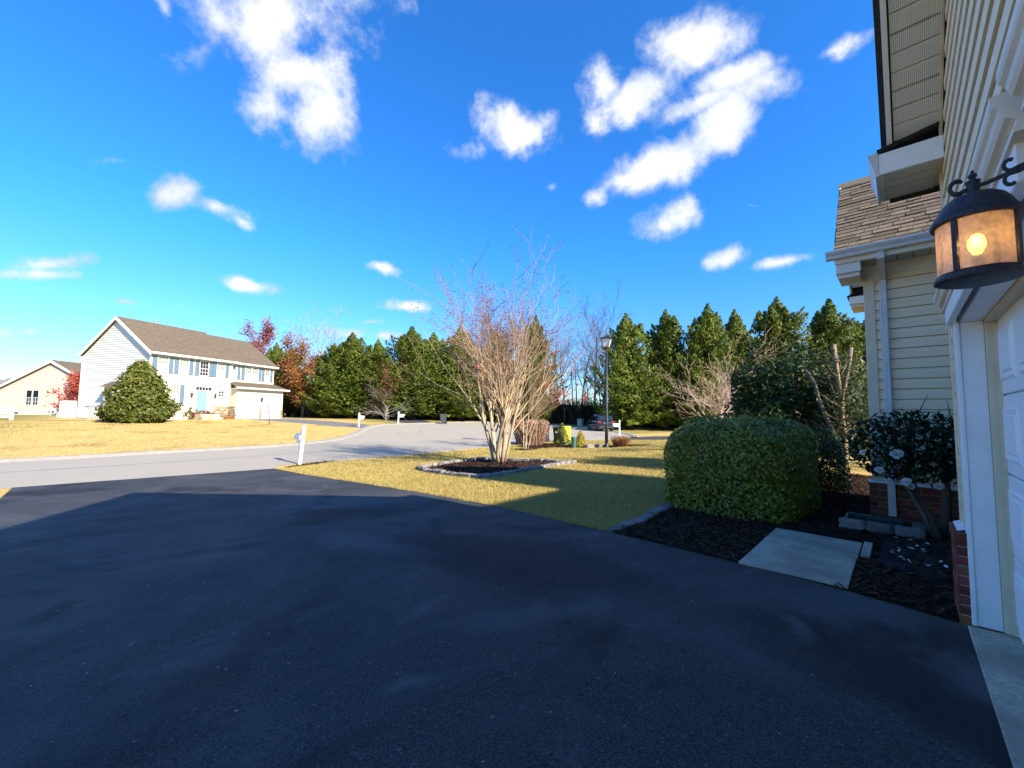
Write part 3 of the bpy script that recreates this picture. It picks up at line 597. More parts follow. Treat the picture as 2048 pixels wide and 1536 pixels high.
# rake: soffit panels, boards and the dark edge of the roof
def rake(sgn):
    def X(x): return GC+sgn*(x-GC)
    def seg(mb, xa, xb, off, th, y0, y1):
        za, zb = zroof(xa)+off, zroof(xb)+off
        poly = [(X(xa), za), (X(xb), zb), (X(xb), zb+th), (X(xa), za+th)]
        return mb.prism(poly if sgn > 0 else poly[::-1], 'y', y0, y1)
    so = HP('soffit', seg(MB(), 4.44, GC, -.215, .03, -.325, -.03), 'soffit_hole')
    dx = .098; x = 4.44
    while x-dx > GC:
        put('soffit_panel', seg(MB(), x-.014, x-dx, -.240, .020, -.30, -.045), 'soffit_perforated', so); x -= dx
    HP('rake_board', seg(MB(), 4.46, GC, -.262, .22, -.033, -.002), 'soffit')
    HP('rake_trim', seg(MB(), 4.46, GC, -.262, .14, GW+.019, -.297), 'soffit')
    HP('rake_molding', seg(MB(), 4.46, GC, -.275, .06, GW+.02, GW+.036), 'trim_cream')
    HP('roof_edge', seg(MB(), 4.62, GC, -.04, .05, -.001, .036), 'shingle_dark')
    HP('roof', seg(MB(), 5.02, GC-.001, -.012, .03, -8.3, -.002), 'shingle_dark')
    # boxed cornice return at the foot of the rake
    a, b = sorted((X(4.42), X(5.0)))
    HP('cornice_face', MB().bbox(*sorted((X(4.40), X(4.425))), GW+.02, .055, 3.44, 3.615, .003), 'trim_white')
    HP('cornice_front', MB().prism([(.0555, 3.43), (.075, 3.43), (.08, 3.47), (.10, 3.56), (.118, 3.60), (.118, 3.63), (.0555, 3.63)], 'x', *sorted((X(4.395), X(5.0)))), 'gutter')
    cs = HP('cornice_soffit', MB().box(a, b, GW+.021, .055, 3.46, 3.49), 'soffit')
    n = 4
    for i in range(n):
        p0 = 4.46+i*.135
        put('soffit_panel', MB().box(*sorted((X(p0+.006), X(p0+.129))), GW+.05, .03, 3.452, 3.47), 'soffit_perforated', cs)
    HP('cornice_rail', MB().box(a, b, .031, .054, 3.447, 3.472), 'soffit')
    cr = HP('cornice_roof', MB().prism([(.055, 3.618), (GW+.02, 3.70), (GW+.02, 3.712), (.055, 3.632)], 'x', *sorted((X(4.385), X(5.0)))), 'shingle_dark')
    for i in range(3):
        t0 = i/3; y0 = .062-(.062-GW-.02)*t0; z0 = 3.634+.078*t0
        put('shingle', MB().prism([(y0, z0), (y0-.125, z0+.0265), (y0-.125, z0+.033), (y0, z0+.010)], 'x', *sorted((X(4.375), X(5.0)))), 'shingle_dark', cr)
rake(1); rake(-1)
# door surrounds and doors
for x0, x1 in DOORS:
    for xx, s in ((x1, 1), (x0, -1)):
        HP('jamb', MB().bbox(*sorted((xx, xx+.06*s)), -.452, GW-.001, .02, 2.15, .003), 'trim_white')
        HP('casing', MB().bbox(*sorted((xx-.012*s, xx+.088*s)), GW, GW+.026, .02, 2.15, .004), 'trim_white')
        HP('door_stop', MB().bbox(*sorted((xx-.022*s, xx+.05*s)), -.515, -.453, .02, 2.13, .003), 'trim_cream')
        HP('weather_strip', MB().bbox(*sorted((xx-.034*s, xx-.0225*s)), -.517, -.492, .02, 2.12, .002), 'trim_cream')
        HP('siding_channel', MB().bbox(*sorted((xx+.089*s, xx+.112*s)), GW, GW+.03, .66, 2.15, .002), 'trim_cream')
    HP('head_jamb', MB().bbox(x0-.05, x1+.05, -.452, GW-.001, 2.151, 2.21, .003), 'trim_white')
    HP('head_stop', MB().bbox(x0-.022, x1+.022, -.515, -.453, 2.131, 2.20, .003), 'trim_cream')
    HP('head_board', MB().bbox(x0-.10, x1+.085, GW+.0265, -.272, 2.145, 2.27, .004), 'trim_white')
    pr = [(GW+.019, 2.262), (-.262, 2.262), (-.262, 2.276), (-.268, 2.280), (-.268, 2.300), (-.260, 2.306), (-.248, 2.312), (-.240, 2.326), (-.236, 2.342), (-.226, 2.352), (-.222, 2.362), (-.222, 2.385), (GW+.019, 2.395)]
    HP('crown_molding', MB().prism(pr, 'x', x0-.18, x1+.21), 'molding')
    gd = HP('garage_door', MB().box(x0-.02, x1+.02, -.56, -.535, .02, 2.15), 'door_white')
    for s_ in range(4):
        z0 = .024+s_*.532; sec = MB().bbox(x0-.015, x1+.015, -.534, -.512, z0, z0+.524, .006)
        wp = (x1-x0)/4
        for i in range(4):
            a, b, c, d = x0+i*wp+.07, x0+(i+1)*wp-.07, z0+.085, z0+.44
            y0, y1 = -.512, -.500
            for (q0, q1, q2, q3, e0, e1) in ((a, b, c, d, y0+.0005, y0-.006),):
                pass
            o_, i_ = .0, .035
            sec.add([(a, y0, c), (b, y0, c), (b, y0, d), (a, y0, d), (a+.018, y1, c+.018), (b-.018, y1, c+.018), (b-.018, y1, d-.018), (a+.018, y1, d-.018),
                     (a+.05, y0+.004, c+.05), (b-.05, y0+.004, c+.05), (b-.05, y0+.004, d-.05), (a+.05, y0+.004, d-.05), (a+.062, y1+.002, c+.062), (b-.062, y1+.002, c+.062), (b-.062, y1+.002, d-.062), (a+.062, y1+.002, d-.062)],
                    [(0+k_, (k_+1) % 4, 4+(k_+1) % 4, 4+k_) for k_ in range(4)]+[(4+k_, 4+(k_+1) % 4, 8+(k_+1) % 4, 8+k_) for k_ in range(4)]+[(8+k_, 8+(k_+1) % 4, 12+(k_+1) % 4, 12+k_) for k_ in range(4)]+[(12, 13, 14, 15)])
        put('door_section', sec, 'door_white', gd)
        for q in (.03, -.008):
            put('hinge_gap', MB().box(x1-.006, x1+.012, -.511, -.503, z0+q, z0+q+.012), 'iron_black', gd)
# brick pier beside the door
pier = HP('brick_pier', MB().box(4.378, 4.795, GW+.001, -.262, 0, .545), 'mortar')
BR = {}
def brick(parent, x0, x1, y0, y1, z0, z1):
    d = (round(x1-x0, 3), round(y1-y0, 3), round(z1-z0, 3))
    if d not in BR: BR[d] = MB().bbox(-d[0]/2, d[0]/2, -d[1]/2, d[1]/2, -d[2]/2, d[2]/2, .004).mesh('brick')
    return put('brick', BR[d], 'brick', parent, loc=((x0+x1)/2, (y0+y1)/2, (z0+z1)/2))
for c in range(8):
    z0 = .006+c*.0677
    if c % 2: brick(pier, 4.370, 4.470, -.327, -.254, z0, z0+.0577); brick(pier, 4.48, 4.68, -.30, -.254, z0, z0+.0577); brick(pier, 4.69, 4.80, -.30, -.254, z0, z0+.0577)
    else: brick(pier, 4.370, 4.570, -.327, -.254, z0, z0+.0577); brick(pier, 4.58, 4.78, -.30, -.254, z0, z0+.0577)
for i in range(7): brick(pier, 4.366+i*.063, 4.366+i*.063+.055, -.327, -.248, .550, .634)
HP('pier_flashing', MB().prism([(-.334, .66), (-.27, .637), (-.268, .641), (-.334, .668)], 'x', 4.44, 4.80), 'trim_white')

# wing beyond the front bed
WX = 7.8
ww = HP('wing_wall', MB().prism([(WX+.003, 0), (10.0, 0), (10.0, 4.0), (8.9, 5.2), (WX+.003, 4.0)], 'y', -6, .297).box(WX+.003, 10, -8, -6.001, 0, 4), 'lap_shade_dirt')
HP('entry_wall', MB().box(4.75, WX, -3.1, -3.0, 0, 3.6), 'siding_cream')
for k in range(21):
    z = .575+k*LAP
    put('siding_board', MB().prism([(WX, z), (WX-.021, z), (WX-.0205, z+.60*LAP), (WX-.008, z+.66*LAP), (WX-.005, z+LAP-.007), (WX, z+LAP-.007)], 'y', -2.9, .205), 'siding_cream', ww)
fs = MB()
for k in range(33):
    z = .575+k*LAP; h = (5.1-z)/1.15
    x1 = min(9.98, 8.9+max(h, .1)); x0 = max(WX+.02, 8.9-max(h, .1))
    if x1-x0 > .3: fs.prism([(.298, z), (.315, z), (.3145, z+.6*LAP), (.302, z+LAP-.001), (.298, z+LAP-.001)][::-1], 'x', x0, x1)
HP('front_siding', fs, 'siding_cream')
HP('corner_post', MB().bbox(WX-.034, WX+.06, .205, .325, .57, 3.52, .006), 'trim_cream')
HP('frieze_board', MB().bbox(WX-.03, WX-.001, -2.9, .33, 3.50, 3.66, .004), 'soffit')
bb = HP('brick_base', MB().box(WX-.035, WX+.15, -2.9, .345, -.05, .535), 'mortar')
for c in range(5):
    z0 = .010+c*.0677; y = .358; first = True
    while y > -1.3:
        w = .20 if not (first and c % 2) else .095
        brick(bb, WX-.052, WX-.025, y-w, y, z0, z0+.0577); y -= w+.010; first = False
for c in range(2):
    z0 = .350+c*.094; y = .358
    while y > -1.3: brick(bb, WX-.052, WX-.025, y-.092, y, z0, z0+.083); y -= .103
HP('brick_return', MB().box(WX-.03, 9.98, .3455, .358, 0, .53), 'brick')
HP('base_flashing', MB().prism([(WX-.056, .538), (WX-.005, .552), (WX-.005, .574), (WX-.056, .546)], 'y', -2.9, .362), 'trim_white')
# wing eave: soffit, fascia, gutter, downspout
es = HP('eave_soffit', MB().box(7.375, WX-.031, -2.9, .60, 3.672, 3.69), 'soffit_hole')
for i in range(11): put('soffit_panel', MB().box(7.385, WX-.035, .59-(i+1)*.16+.008, .59-i*.16, 3.655, 3.671), 'soffit_perforated', es)
HP('fascia', MB().bbox(7.352, 7.374, -2.9, .612, 3.64, 3.80, .003), 'trim_white')
HP('fascia_rail', MB().box(7.375, 7.41, -2.9, .60, 3.636, 3.654), 'soffit')
HP('gutter', MB().prism([(7.351, 3.805), (7.235, 3.812), (7.232, 3.79), (7.245, 3.765), (7.262, 3.742), (7.268, 3.712), (7.275, 3.70), (7.351, 3.70)], 'y', -2.9, .70), 'gutter')
HP('eave_return', MB().bbox(7.376, 7.95, .327, .60, 3.50, 3.634, .004).bbox(7.42, 7.9, .34, .58, 3.44, 3.499, .004), 'soffit')
dsp = HP('downspout', MB().prism([(7.772, .078), (7.72, .078)]+[(7.72-(.004 if i % 2 else 0), .078+.0785*(i+.5)/9) for i in range(9)]+[(7.72, .157), (7.772, .157)], 'z', .62, 3.36), 'gutter')
put('elbow', MB().add([(7.30, .078, 3.70), (7.30, .157, 3.70), (7.36, .157, 3.70), (7.36, .078, 3.70), (7.30, .078, 3.60), (7.30, .157, 3.60), (7.37, .157, 3.64), (7.37, .078, 3.64),
                       (7.718, .078, 3.40), (7.718, .157, 3.40), (7.774, .157, 3.45), (7.774, .078, 3.45), (7.718, .078, 3.34), (7.718, .157, 3.34), (7.774, .157, 3.34), (7.774, .078, 3.34)],
                      [(4*i+k, 4*i+(k+1) % 4, 4*i+4+(k+1) % 4, 4*i+4+k) for i in range(3) for k in range(4)]+[(0, 1, 2, 3), (15, 14, 13, 12)]), 'gutter', dsp)
put('outlet', MB().prism([(7.772, .082), (7.72, .082)]+[(7.72-(.004 if i % 2 else 0), .082+.0785*(i+.5)/9) for i in range(9)]+[(7.72, .161), (7.772, .161)], 'z', .115, .60), 'gutter', dsp).location = (-.058, .004, 0)
put('offset_elbow', MB().add([(7.718, .078, .66), (7.718, .157, .66), (7.774, .157, .66), (7.774, .078, .66), (7.66, .082, .58), (7.66, .161, .58), (7.716, .161, .58), (7.716, .082, .58)], [(k, (k+1) % 4, 4+(k+1) % 4, 4+k) for k in range(4)]), 'gutter', dsp)
# wing roof with separate shingles
EU, EZ, RU, RZ = 7.345, 3.812, 8.75, 5.42
sl = math.hypot(RU-EU, RZ-EZ); tx, tz = (RU-EU)/sl, (RZ-EZ)/sl; nx, nz = -tz, tx
def RP(s, h): return (EU+tx*s+nx*h, EZ+tz*s+nz*h)
rf = HP('wing_roof', MB().prism([RP(0, -.03), RP(sl, -.03), RP(sl, 0), RP(0, 0)], 'y', -7.5, .615).prism([(RU, RZ-.03), (10.155, EZ-.03), (10.155, EZ), (RU, RZ)], 'y', -7.5, .615), 'shingle_dark')
e = sl/22
for c in range(22):
    y = .622-random.uniform(0, .02); s0 = c*e
    while y > -.62:
        w = random.uniform(.12, .33); th = random.choice((.010, .010, .017))
        put('shingle', MB().prism([RP(s0-.004, .0005), RP(s0+e*1.12, .0005), RP(s0+e*1.12, .004), RP(s0-.004, th+.003)], 'y', max(y-w, -.7), y-.005), 'shingle', rf); y -= w
def RQ(s, h): x, z = RP(s, h); return (2*RU-x, z)
for f_, sg in ((RP, 1), (RQ, -1)):
    def PR(mb, pts, y0, y1): return mb.prism(pts if sg > 0 else pts[::-1], 'y', y0, y1)
    HP('wing_rake', PR(MB(), [f_(-.02, -.20), f_(sl, -.20), f_(sl, -.031), f_(-.02, -.031)], .585, .612), 'trim_white')
    so = HP('wing_rake_soffit', PR(MB(), [f_(.25, -.17), f_(sl, -.17), f_(sl, -.15), f_(.25, -.15)], .316, .584), 'soffit_hole')
    for i in range(11): put('soffit_panel', PR(MB(), [f_(.25+i*.165, -.185), f_(.40+i*.165, -.185), f_(.40+i*.165, -.171), f_(.25+i*.165, -.171)], .33, .57), 'soffit_perforated', so)
HP('wing_ridge', MB().prism([(RU-.14, RZ-.13), (RU, RZ+.03), (RU+.14, RZ-.13), (RU+.12, RZ-.14), (RU, RZ+.005), (RU-.12, RZ-.14)], 'y', -7.5, .625), 'shingle')
HP('far_return', MB().bbox(9.52, 10.12, .327, .60, 3.50, 3.634, .004), 'trim_white')
HP('far_return_soffit', MB().bbox(9.55, 10.1, .34, .58, 3.44, 3.499, .004), 'trim_cream')
HP('far_return_roof', MB().prism([(.63, 3.636), (.32, 3.80), (.32, 3.815), (.63, 3.652)], 'x', 9.5, 10.14), 'shingle_dark')
HP('main_roof', MB().prism([(-2.5, 3.45), (-7.4, 6.75), (-7.4, 6.85), (-2.5, 3.55)], 'x', 4.9, 7.9), 'shingle_dark')
HP('main_body', MB().prism([(-3.11, 0), (-7.39, 0), (-7.39, 6.72), (-3.11, 3.83)], 'x', 4.76, 7.79), 'trim_cream')

# walkway, splash block, edging stones
walk = put('walkway', MB().bbox(4.50, 5.44, .372, 1.20, -.06, .030, .006), 'concrete', kind='structure')
put('slab', MB().bbox(5.462, 6.17, .366, 1.20, -.06, .034, .006), 'concrete', walk)
put('slab', MB().bbox(5.60, 6.19, .275, .350, -.06, .050, .006), 'concrete', walk)
tag(put('landscape_fabric', drape_mesh([(5.3, -.2), (5.45, .24), (6.2, .2), (6.8, .26), (7.2, -.05), (7.0, -.5), (5.9, -.42)], .024), 'fabric_dark'), 'dark landscape fabric showing through the mulch beside the small walkway', 'ground cloth')
sb = thing('splash_block', 'dark green plastic splash block under the white downspout', 'splash block', (7.2, .45, .02))
put('tray', MB().bbox(7.02, 7.52, .02, .60, .02, .055, .01), 'green_plastic', sb)
for nm, b in (('side_wall', (7.02, 7.06, .02, .60)), ('side_wall', (7.48, 7.52, .02, .60)), ('end_wall', (7.061, 7.479, .56, .60))): put(nm, MB().bbox(*b, .0555, .12, .008), 'green_plastic', sb)
def stone_mesh(lx, ly, lz, seed, j=.12):
    r = random.Random(seed); bm = bmesh.new(); bmesh.ops.create_cube(bm, size=1); bmesh.ops.bevel(bm, geom=bm.edges[:], offset=.16, segments=1, affect='EDGES'); bmesh.ops.subdivide_edges(bm, edges=[e_ for e_ in bm.edges if e_.calc_length() > .5], cuts=1)
    for v in bm.verts: v.co = Vector((v.co.x*lx*(1+r.uniform(-j, j)*.6), v.co.y*ly*(1+r.uniform(-j, j)), v.co.z*lz*(1+r.uniform(-j, j))))
    me = bpy.data.meshes.new('stone'); bm.to_mesh(me); bm.free(); me.materials.append(MATS['stone_grey']); return me
STONES = [stone_mesh(1, 1, 1, i) for i in range(6)]
for i, (x, y, lab) in enumerate(((6.92, .50, 'grey edging stone at the hedge end of the green splash block'), (6.93, .24, 'middle grey edging stone in front of the green splash block'), (6.95, -.03, 'tan edging stone nearest the camellia, in front of the splash block'))):
    o = bpy.data.objects.new('edging_stone', STONES[i]); col.objects.link(o); o.location = (x, y, .075); o.scale = (.13, .25, .13); o.rotation_euler = (0, 0, random.uniform(-.1, .1)); tag(o, lab, 'stone', 'stones round the splash block')
o = bpy.data.objects.new('edging_stone', STONES[3]); col.objects.link(o); o.location = (7.22, -.12, .075); o.scale = (.26, .13, .13); tag(o, 'short edging stone at the wall end of the green splash block', 'stone', 'stones round the splash block')
def edging(root, path, ln, w, h, dz, closed=False):
    pts = [Vector((*p, 0)) for p in path]+([Vector((*path[0], 0))] if closed else []); i = 0
    for a, b in zip(pts, pts[1:]):
        L_ = (b-a).length; n = max(1, round(L_/ln)); d = (b-a)/n; ang = math.atan2(d.y, d.x)
        for k in range(n):
            c = a+d*(k+.5); i += 1
            mm = Matrix.LocRotScale(Vector((c.x+random.uniform(-.02, .02), c.y+random.uniform(-.02, .02), zt(c.y)+dz+random.uniform(-.012, .012)))-Vector(root.location), Matrix.Rotation(ang+random.uniform(-.09, .09), 3, 'Z').to_quaternion() @ Matrix.Rotation(random.uniform(-.05, .05), 3, 'X').to_quaternion(),
                                     Vector((d.length*random.uniform(.9, .985), w*random.uniform(.85, 1.15), h*random.uniform(.85, 1.1))))
            inst('stone', STONES[i % 6], root, mm)
be = thing('stone_edging', 'row of flat pale stones edging the mulch bed by the driveway', 'edging', (5.9, 2.7, 0)); edging(be, [(4.68, 2.68), (5.5, 2.66), (6.4, 2.75), (7.25, 2.86), (8.4, 3.1)], .27, .15, .07, .02)
te = thing('stone_edging', 'low block edging round the mulched bed of the big bare tree', 'edging', (9, 9.5, zt(9.5))); edging(te, BED_TREE, .29, .16, .15, .045, True)

# lantern on the pier between the doors
lamp = thing('wall_lantern', 'lit black iron wall lantern with amber seeded glass beside the garage door', 'lantern', (1.507, -.153, 1.78))
def glass_material():
    m = bpy.data.materials.new('seeded_glass'); m.use_nodes = True; nt = m.node_tree; nt.nodes.clear(); L = nt.links; out = nd(nt, 'ShaderNodeOutputMaterial')
    t = nd(nt, 'ShaderNodeTexCoord').outputs['Object']; n = nd(nt, 'ShaderNodeTexNoise'); n.inputs['Scale'].default_value = 60; n.inputs['Detail'].default_value = 8; L.new(t, n.inputs['Vector'])
    n2 = nd(nt, 'ShaderNodeTexNoise'); n2.inputs['Scale'].default_value = 160; n2.inputs['Detail'].default_value = 3; L.new(t, n2.inputs['Vector'])
    tr = nd(nt, 'ShaderNodeBsdfTranslucent'); tr.inputs['Color'].default_value = (.94, .76, .50, 1)
    df_ = nd(nt, 'ShaderNodeBsdfDiffuse'); df_.inputs['Color'].default_value = (.80, .68, .52, 1)
    tp = nd(nt, 'ShaderNodeBsdfTransparent'); tp.inputs['Color'].default_value = (1, .88, .66, 1)
    gl = nd(nt, 'ShaderNodeBsdfGlossy'); gl.inputs['Roughness'].default_value = .15
    b = nd(nt, 'ShaderNodeBump'); b.inputs['Strength'].default_value = .5; b.inputs['Distance'].default_value = .004; L.new(n2.outputs[0], b.inputs['Height'])
    for q in (tr, df_, gl): L.new(b.outputs[0], q.inputs['Normal'])
    m1 = nd(nt, 'ShaderNodeMixShader'); m1.inputs[0].default_value = .45; L.new(tr.outputs[0], m1.inputs[1]); L.new(df_.outputs[0], m1.inputs[2])
    r = nd(nt, 'ShaderNodeMapRange'); r.inputs['From Min'].default_value = .35; r.inputs['From Max'].default_value = .65; r.inputs['To Min'].default_value = .26; r.inputs['To Max'].default_value = .52; L.new(n.outputs[0], r.inputs['Value'])
    m2 = nd(nt, 'ShaderNodeMixShader'); L.new(r.outputs[0], m2.inputs[0]); L.new(m1.outputs[0], m2.inputs[1]); L.new(tp.outputs[0], m2.inputs[2])
    m3 = nd(nt, 'ShaderNodeMixShader'); m3.inputs[0].default_value = .06; L.new(m2.outputs[0], m3.inputs[1]); L.new(gl.outputs[0], m3.inputs[2]); L.new(m3.outputs[0], out.inputs[0]); MATS['seeded_glass'] = m
    e_ = bpy.data.materials.new('bulb_glow'); e_.use_nodes = True; p = e_.node_tree.nodes['Principled BSDF']; p.inputs['Base Color'].default_value = (1, .8, .4, 1); p.inputs['Emission Color'].default_value = (1, .42, .06, 1); p.inputs['Emission Strength'].default_value = 6.0; MATS['bulb_glow'] = e_
    e_ = bpy.data.materials.new('filament_glow'); e_.use_nodes = True; p = e_.node_tree.nodes['Principled BSDF']; p.inputs['Emission Color'].default_value = (1, .72, .28, 1); p.inputs['Emission Strength'].default_value = 22; MATS['filament_glow'] = e_
glass_material()
LC = Vector((1.507, -.153, 0))
def LP(name, mb, m, smooth=True, parent=None):
    me = mb.mesh(name, smooth); return put(name, me, m, parent or lamp)
LP('hood', MB().lathe([(.098, 1.936), (.106, 1.936), (.109, 1.940), (.109, 1.947), (.104, 1.951), (.102, 1.957), (.094, 1.962), (.092, 1.968), (.084, 1.982), (.072, 1.996), (.056, 2.006), (.036, 2.012), (.018, 2.014)], 40, LC), 'iron_black')
LP('collar', MB().lathe([(.018, 2.010), (.020, 2.014), (.020, 2.018), (.0165, 2.021), (.0165, 2.043), (.019, 2.045), (.019, 2.049), (.012, 2.052), (.008, 2.054)], 24, LC), 'iron_black')
LP('finial', MB().lathe([(.006, 2.053), (.0065, 2.056), (.011, 2.060), (.012, 2.064), (.009, 2.068), (.0045, 2.070), (.005, 2.073), (.004, 2.077), (.001, 2.0785)], 20, LC), 'iron_black')
LP('base_plate', MB().lathe([(.02, 1.782), (.092, 1.784), (.106, 1.788), (.107, 1.795), (.101, 1.800), (.100, 1.806), (.095, 1.808)], 40, LC), 'iron_black')
rgt = Vector((-.10, -.995, 0)); tow = Vector((-.995, .10, 0))
for a in (-28, 62, 152, 242):
    d = tow*math.cos(R(a))+rgt*math.sin(R(a)); t = Vector((-d.y, d.x, 0)); m = MB(); c = LC+d*.0985
    vs = []
    for z in (1.806, 1.937):
        for u, v in ((-.0065, -.005), (.0065, -.005), (.0065, .005), (-.0065, .005)): q = c+t*u+d*v; vs.append((q.x, q.y, z))
    m.add(vs, [(0, 1, 2, 3)[::-1], (4, 5, 6, 7), (0, 1, 5, 4), (1, 2, 6, 5), (2, 3, 7, 6), (3, 0, 4, 7)]); LP('frame_bar', m, 'iron_black', False)
    m = MB(); n = 12; rows = []
    for i in range(n+1):
        b = R(a+5+80*i/n); q = LC+(tow*math.cos(b)+rgt*math.sin(b))*.0955
        rows += [(q.x, q.y, 1.808), (q.x, q.y, 1.936)]
    m.add(rows, [(2*i, 2*i+2, 2*i+3, 2*i+1) for i in range(n)]); LP('glass_pane', m, 'seeded_glass')
LP('candle_socket', MB().lathe([(.018, 1.806), (.019, 1.812), (.016, 1.816), (.0155, 1.846), (.013, 1.849), (.011, 1.853)], 20, LC), 'metal_grey')
bl = LP('bulb', MB().lathe([(.008, 1.852), (.014, 1.862), (.021, 1.874), (.022, 1.884), (.019, 1.896), (.012, 1.905), (.002, 1.909)], 20, LC), 'bulb_glow')
for s in (-1, 1): LP('filament', MB().tube([LC+rgt*.0065*s+tow*.0225+Vector((0, 0, 1.872)), LC+rgt*.0055*s+tow*.0222+Vector((0, 0, 1.896))], .0016, 6), 'filament_glow', False, bl)
def spiral(c, p0, turns, r0, r1, side, up=1, n=26):
    """curl in the plane of Y and Z round c"""
    out = []
    for i in range(n+1):
        t = i/n; a = p0+side*turns*2*math.pi*t; r = r0+(r1-r0)*t; out.append(Vector((c.x, c.y+r*math.cos(a), c.z+up*r*math.sin(a))))
    return out
LP('arm', MB().tube([LC+Vector((0, .016, 2.033)), LC+Vector((0, -.03, 2.036)), LC+Vector((0, -.09, 2.049)), LC+Vector((0, -.185, 2.069))], [.0055, .0055, .006, .006], 10), 'iron_black')
sp = [LC+Vector((0, .012, 2.030)), LC+Vector((0, .028, 2.026))]+spiral(LC+Vector((0, .036, 2.043)), R(-115), .72, .0195, .0150, 1)
LP('scroll', MB().tube(sp, [.0062]*(len(sp)-4)+[.0056, .005, .0045, .004], 10), 'iron_black')
for up in (1, -1):
    c = LC+Vector((0, -.083, 2.049+up*.020)); sp = [LC+Vector((0, -.185, 2.069+up*.006)), LC+Vector((0, -.125, 2.058+up*.005)), LC+Vector((0, -.10, 2.052+up*.006))]+spiral(c, R(-100 if up > 0 else -90), .62, .016, .011, 1, up)
    LP('scroll', MB().tube(sp, .005, 10), 'iron_black')
LP('wall_plate', MB().bbox(1.487, 1.527, GW+.018, GW+.034, 1.98, 2.16, .004), 'iron_black', False)

# the lantern is a small one: scale it about its own middle
lamp.scale = (.74, .74, .97); lamp.location = (1.510, -.1535, 1.786)

# ------------------------------------------------------------------ neighbour's house across the street (local x along its front, y into the house)
NH = thing('neighbour_house', 'white two-storey house with brown roof and blue shutters across the street', 'house', (3.6, 44.37, .36), R(24.9))
def NP(name, mb, m, parent=None): return put(name, mb, m, parent or NH, world=False)
def laps_front(mb, x0, x1, y, z0, z1, e=.2):
    z = z0
    while z < z1-.02:
        t = min(e, z1-z); mb.add([(x0, y-.022, z), (x1, y-.022, z), (x1, y-.002, z+t), (x0, y-.002, z+t), (x0, y, z), (x1, y, z)], [(0, 1, 2, 3), (4, 5, 1, 0)]); z += e
    return mb
def laps_side(mb, x, y0f, y1f, z0, z1, e=.2):
    z = z0
    while z < z1-.02:
        t = min(e, z1-z); a, b, c, d = y0f(z), y1f(z), y1f(z+t), y0f(z+t)
        mb.add([(x-.028, b, z), (x-.028, a, z), (x-.002, d, z+t), (x-.002, c, z+t), (x, b, z), (x, a, z)], [(0, 1, 2, 3), (4, 5, 1, 0)]); z += e
    return mb
EZn, RZn, DY = 5.62, 8.70, 9.0
NP('frame_wall', MB().prism([(0, 0), (DY, 0), (DY, EZn), (DY/2, RZn-.1), (0, EZn)], 'x', 0, 6.95).prism([(.4, 0), (DY, 0), (DY, EZn), (DY/2+.2, RZn-.3), (.4, EZn)], 'x', 6.951, 11.9), 'n_trim')
NP('gable_siding', laps_side(MB(), 0, lambda z: .02 if z < EZn else .02+(z-EZn)*(DY/2)/(RZn-EZn), lambda z: DY-.02 if z < EZn else DY-.02-(z-EZn)*(DY/2)/(RZn-EZn), .42, RZn-.25), 'n_siding_white')
NP('front_siding', laps_front(MB(), .06, 6.9, 0, .42, EZn-.25), 'n_siding_cream')
NP('upper_siding', laps_front(MB(), 7.0, 11.85, .4, 3.4, EZn-.25), 'n_siding_cream')
NP('foundation', MB().box(-.04, 6.94, -.03, DY+.03, -.4, .40), 'n_foundation')
for x, y in ((-.03, -.03), (-.03, DY-.09)): NP('corner_board', MB().box(x, x+.12, y, y+.12, .401, EZn), 'n_trim')
NP('corner_board', MB().box(11.8, 11.93, .37, .49, .3, EZn), 'n_trim')
NP('corner_board', MB().box(6.86, 6.97, -.035, -.001, .3, EZn), 'n_trim')
def nroof(x0, x1, ye, zr, yr):
    m = MB()
    for (a, za), (b, zb) in (((ye, EZn-.10), (yr, zr)), ((DY+.35, EZn-.10), (yr, zr))): m.add([(x0, a, za), (x1, a, za), (x1, b, zb), (x0, b, zb), (x0, a, za+.12), (x1, a, za+.12), (x1, b, zb+.12), (x0, b, zb+.12)], [(0, 1, 2, 3), (4, 5, 6, 7), (0, 1, 5, 4), (2, 3, 7, 6), (0, 3, 7, 4), (1, 2, 6, 5)])
    return m
NP('roof', nroof(-.22, 7.15, -.38, RZn, DY/2), 'n_roof')
NP('roof', nroof(7.152, 12.15, .02, RZn-.14, DY/2+.2), 'n_roof')
vp = NP('roof_vent', MB().tube([(3.6, 6.0, 7.4), (3.6, 6.0, 9.3)], .09, 8).tube([(3.6, 6.0, 9.25), (3.6, 5.75, 9.3), (3.6, 5.75, 9.45)], .035, 6).tube([(3.6, 6.0, 9.25), (3.6, 6.25, 9.3), (3.6, 6.25, 9.45)], .035, 6), 'metal_grey')
for x0, x1, y in ((-.22, 7.15, -.38), (7.152, 12.15, .02)):
    NP('gutter', MB().box(x0, x1, y-.10, y-.002, EZn-.17, EZn+.0), 'n_trim'); NP('eave_soffit', MB().box(x0, x1, y, y+.37, EZn-.22, EZn-.175), 'n_trim')
for s, yy in ((1, -.38), (-1, DY+.38)):
    m = MB(); a = Vector((-.24, yy, EZn-.12)); b = Vector((-.24, DY/2, RZn+.02))
    m.add([(a.x-.03, a.y, a.z-.2), (a.x-.03, a.y, a.z+.10), (b.x-.03, b.y, b.z+.08), (b.x-.03, b.y, b.z-.22), (a.x+.03, a.y, a.z-.2), (a.x+.03, a.y, a.z+.10), (b.x+.03, b.y, b.z+.08), (b.x+.03, b.y, b.z-.22)], [(0, 1, 2, 3), (4, 5, 6, 7), (0, 1, 5, 4), (2, 3, 7, 6), (0, 3, 7, 4), (1, 2, 6, 5)]); NP('rake_board', m, 'n_trim')
